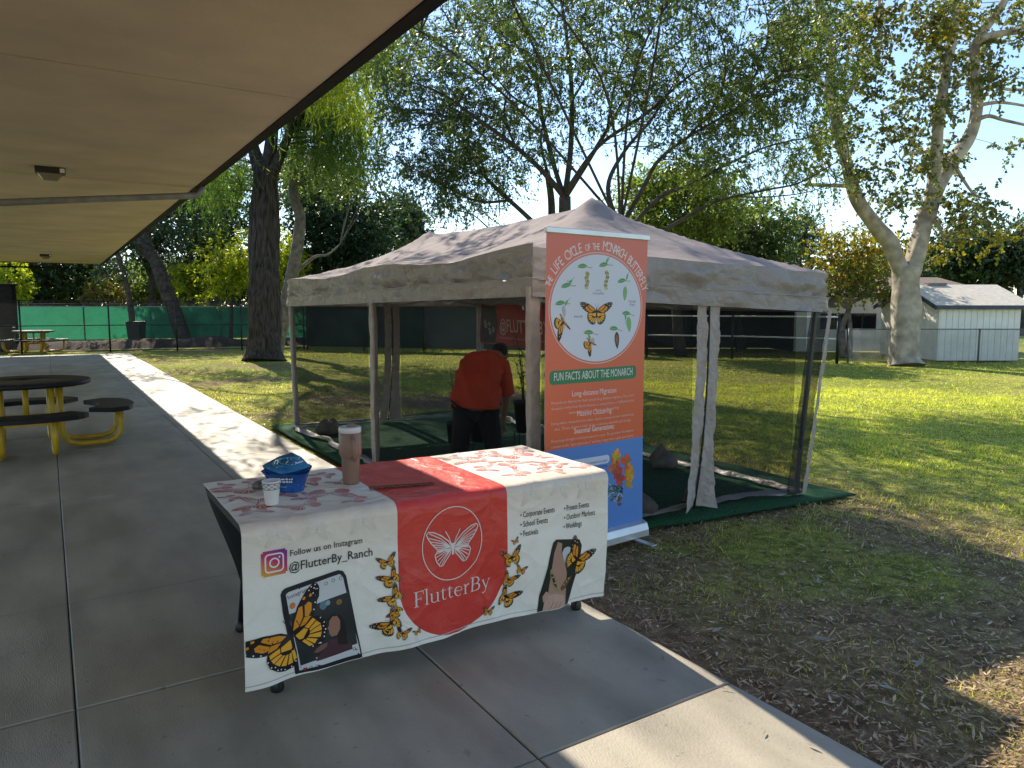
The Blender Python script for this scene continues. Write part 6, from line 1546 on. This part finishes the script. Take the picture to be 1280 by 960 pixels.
# ------------------------------------------------------------------ grass and litter
def inmat(x, y): return (x > 2.42) & (x < 6.02) & (y > 4.05 - .108 * (x - 2.47) - .04) & (y < 10.2)
def grass():
    R = np.random.default_rng(3); n = 640000
    d = 1.6 + 15 * R.random(n) ** 1.15; a = PSI + np.radians(R.uniform(-42, 40, n))
    x, y = d * np.sin(a), d * np.cos(a)
    n2 = 60000; d2 = 14 + 16 * R.random(n2); a2 = PSI + np.radians(R.uniform(-38, 38, n2)); x = np.r_[x, d2 * np.sin(a2)]; y = np.r_[y, d2 * np.cos(a2)]; d = np.r_[d, d2]
    dm = dirtmask(x, y); tuft = fbm(x * 2.3, y * 2.3, 91)
    keep = (x > 2.43) & ~inmat(x, y) & (R.random(len(x)) > dm * .95 + .22 * (1 - sstep(.35, .6, tuft))) & (y < 29) & ~((x > 17.5) & (y > 17))
    x, y, d, tuft = x[keep], y[keep], d[keep], tuft[keep]; n = len(x)
    h = (.010 + .024 * R.random(n) ** 1.6) * (.7 + .9 * sstep(.45, .7, tuft)) * (1 + .02 * d); w = .0010 + .00045 * d
    z = -.035 + (fbm(x * 1.3, y * 1.3, 5) - .5) * .05 - .004
    an = R.uniform(0, 6.283, n); ln = R.normal(size=(n, 2)) * (h * .6)[:, None]
    cx_, cy_ = np.cos(an) * w, np.sin(an) * w
    V = np.stack([np.stack([x - cx_, y - cy_, z], -1), np.stack([x + cx_, y + cy_, z], -1), np.stack([x + ln[:, 0], y + ln[:, 1], z + h], -1)], 1).reshape(-1, 3)
    dry = R.random(n) < np.clip(.78 * (1 - sstep(4.5, 8.0, x)) * (.5 + .9 * fbm(x * 1.1, y * 1.1, 44)) + .10, 0, .8)
    V = V.reshape(-1, 3, 3); V[dry, 2, 2] -= h[dry] * .45
    tag(link('straw', fast_mesh('straw', V[dry].reshape(-1, 3), np.arange(int(dry.sum()) * 3).reshape(-1, 3)), leafmat('straw_blade', (.20, .15, .075), (.42, .34, .20), .3, (1.1, 1, .8))), 'dry straw coloured grass lying through the lawn', 'dry grass', kind='stuff')
    V = V[~dry].reshape(-1, 3)
    m = leafmat('grass_blade', (.20, .25, .04), (.48, .50, .10), .5, (1.5, 1.55, .65), third=(.68, (.50, .41, .21)))
    tag(link('grass', fast_mesh('grass', V, np.arange(len(V)).reshape(-1, 3)), m), 'short patchy lawn grass growing round the tent', 'grass', kind='stuff')
grass()
M_dry = leafmat('dry_leaf', (.24, .145, .07), (.62, .47, .29), .15, (1, .9, .7))
M_dry2 = mat('dry_leaf_tan', (.34, .26, .165), .8, .25, 9); M_dry3 = mat('dry_leaf_brown', (.20, .115, .065), .8, .25, 9); M_dry4 = mat('dry_leaf_grey', (.38, .34, .27), .8, .2, 9)
def drymesh(seed, L, W):
    rr = random.Random(seed); n = 6; cv_ = rr.uniform(-.5, .5); cu = rr.uniform(.05, .22); vs, fs = [], []
    for i in range(n + 1):
        f = i / n; w = W * (math.sin(math.pi * (f * .9 + .06)) ** .8) / 2; x = (f - .5) * L; y = cv_ * L * (f - .5) ** 2; z = cu * L * (abs(f - .5) * 2) ** 2 * .5 + .003
        vs += [(x, y - w, z + w * .5), (x, y, z), (x, y + w, z + w * .5)]
    for i in range(n):
        for k in range(2): fs.append((i * 3 + k, (i + 1) * 3 + k, (i + 1) * 3 + k + 1, i * 3 + k + 1))
    me = bpy.data.meshes.new('dry_leaf'); me.from_pydata(vs, [], fs); me.polygons.foreach_set('use_smooth', [True] * len(fs)); me.materials.append((M_dry2, M_dry3, M_dry4)[seed % 3]); return me
pool = [drymesh(k, .05 + .012 * (k % 7), .012 + .003 * (k % 4)) for k in range(15)]
rr = random.Random(17); placed = 0; spots = []
def lz(x, y): return -.035 + (float(fbm(x * 1.3, y * 1.3, 5)) - .5) * .05
while placed < 230:
    d = 2.2 + 5.5 * rr.random() ** 1.3; a = PSI + math.radians(rr.uniform(-28, 35)); x, y = d * math.sin(a), d * math.cos(a)
    if x < 2.46 or bool(inmat(np.float64(x), np.float64(y))) or (x < 3.6 and 3.4 < y < 4.2): continue
    o = bpy.data.objects.new('dry_leaf', pool[rr.randrange(15)]); COL.objects.link(o)
    o.location = (x, y, lz(x, y) + .012 + rr.uniform(0, .01)); o.rotation_euler = (rr.uniform(-.3, .3), rr.uniform(-.25, .25), rr.uniform(0, 6.28)); s_ = rr.uniform(.3, .65) if rr.random() < .8 else rr.uniform(.7, 1.1); o.scale = (s_, s_, s_)
    tag(o, 'curled dry leaf lying on the shaded lawn', 'leaf', 'dry leaves scattered on the lawn'); placed += 1
for x, y, s_ in ((2.28, 1.55, .5), (1.93, 2.55, .45), (2.05, 2.42, .35), (2.2, 1.7, .5), (1.2, 2.2, .4), (1.75, 2.75, .35), (.3, 2.6, .3), (2.15, 2.2, .4), (1.1, 1.9, .35), (2.3, 2.35, .6), (2.33, 2.0, .5)):
    o = bpy.data.objects.new('dry_leaf', pool[rr.randrange(15)]); COL.objects.link(o); o.location = (x, y, .004); o.rotation_euler = (0, 0, rr.uniform(0, 6)); o.scale = (s_, s_, s_)
    tag(o, 'small dry leaf fallen on the concrete walkway', 'leaf', 'dry leaves on the concrete')
def litter():
    R = np.random.default_rng(23); n = 64000; d = 1.9 + 12 * R.random(n) ** 1.2; a = PSI + np.radians(R.uniform(-40, 38, n)); x, y = d * np.sin(a), d * np.cos(a)
    dm = dirtmask(x, y); k = (x > 2.44) & ~inmat(x, y) & (R.random(n) < .25 + dm); x, y, d = x[k], y[k], d[k]; n = len(x)
    z = -.035 + (fbm(x * 1.3, y * 1.3, 5) - .5) * .05 + .010 + .008 * R.random(n); L = .008 + .036 * R.random(n) ** 2.6; W = .002 + .0048 * R.random(n); t_ = R.uniform(0, 6.283, n)
    ax = np.stack([np.cos(t_), np.sin(t_), R.normal(size=n) * .25], -1); bx = np.stack([-np.sin(t_), np.cos(t_), R.normal(size=n) * .35], -1); p = np.stack([x, y, z], -1)
    V = np.stack([p - ax * L[:, None], p - bx * W[:, None], p + ax * L[:, None], p + bx * W[:, None]], 1).reshape(-1, 3)
    tag(link('leaf_litter', fast_mesh('leaf_litter', V, np.arange(len(V)).reshape(-1, 4)), M_dry), 'fine dry leaf and bark litter strewn over the lawn', 'leaf litter', kind='stuff')
litter()
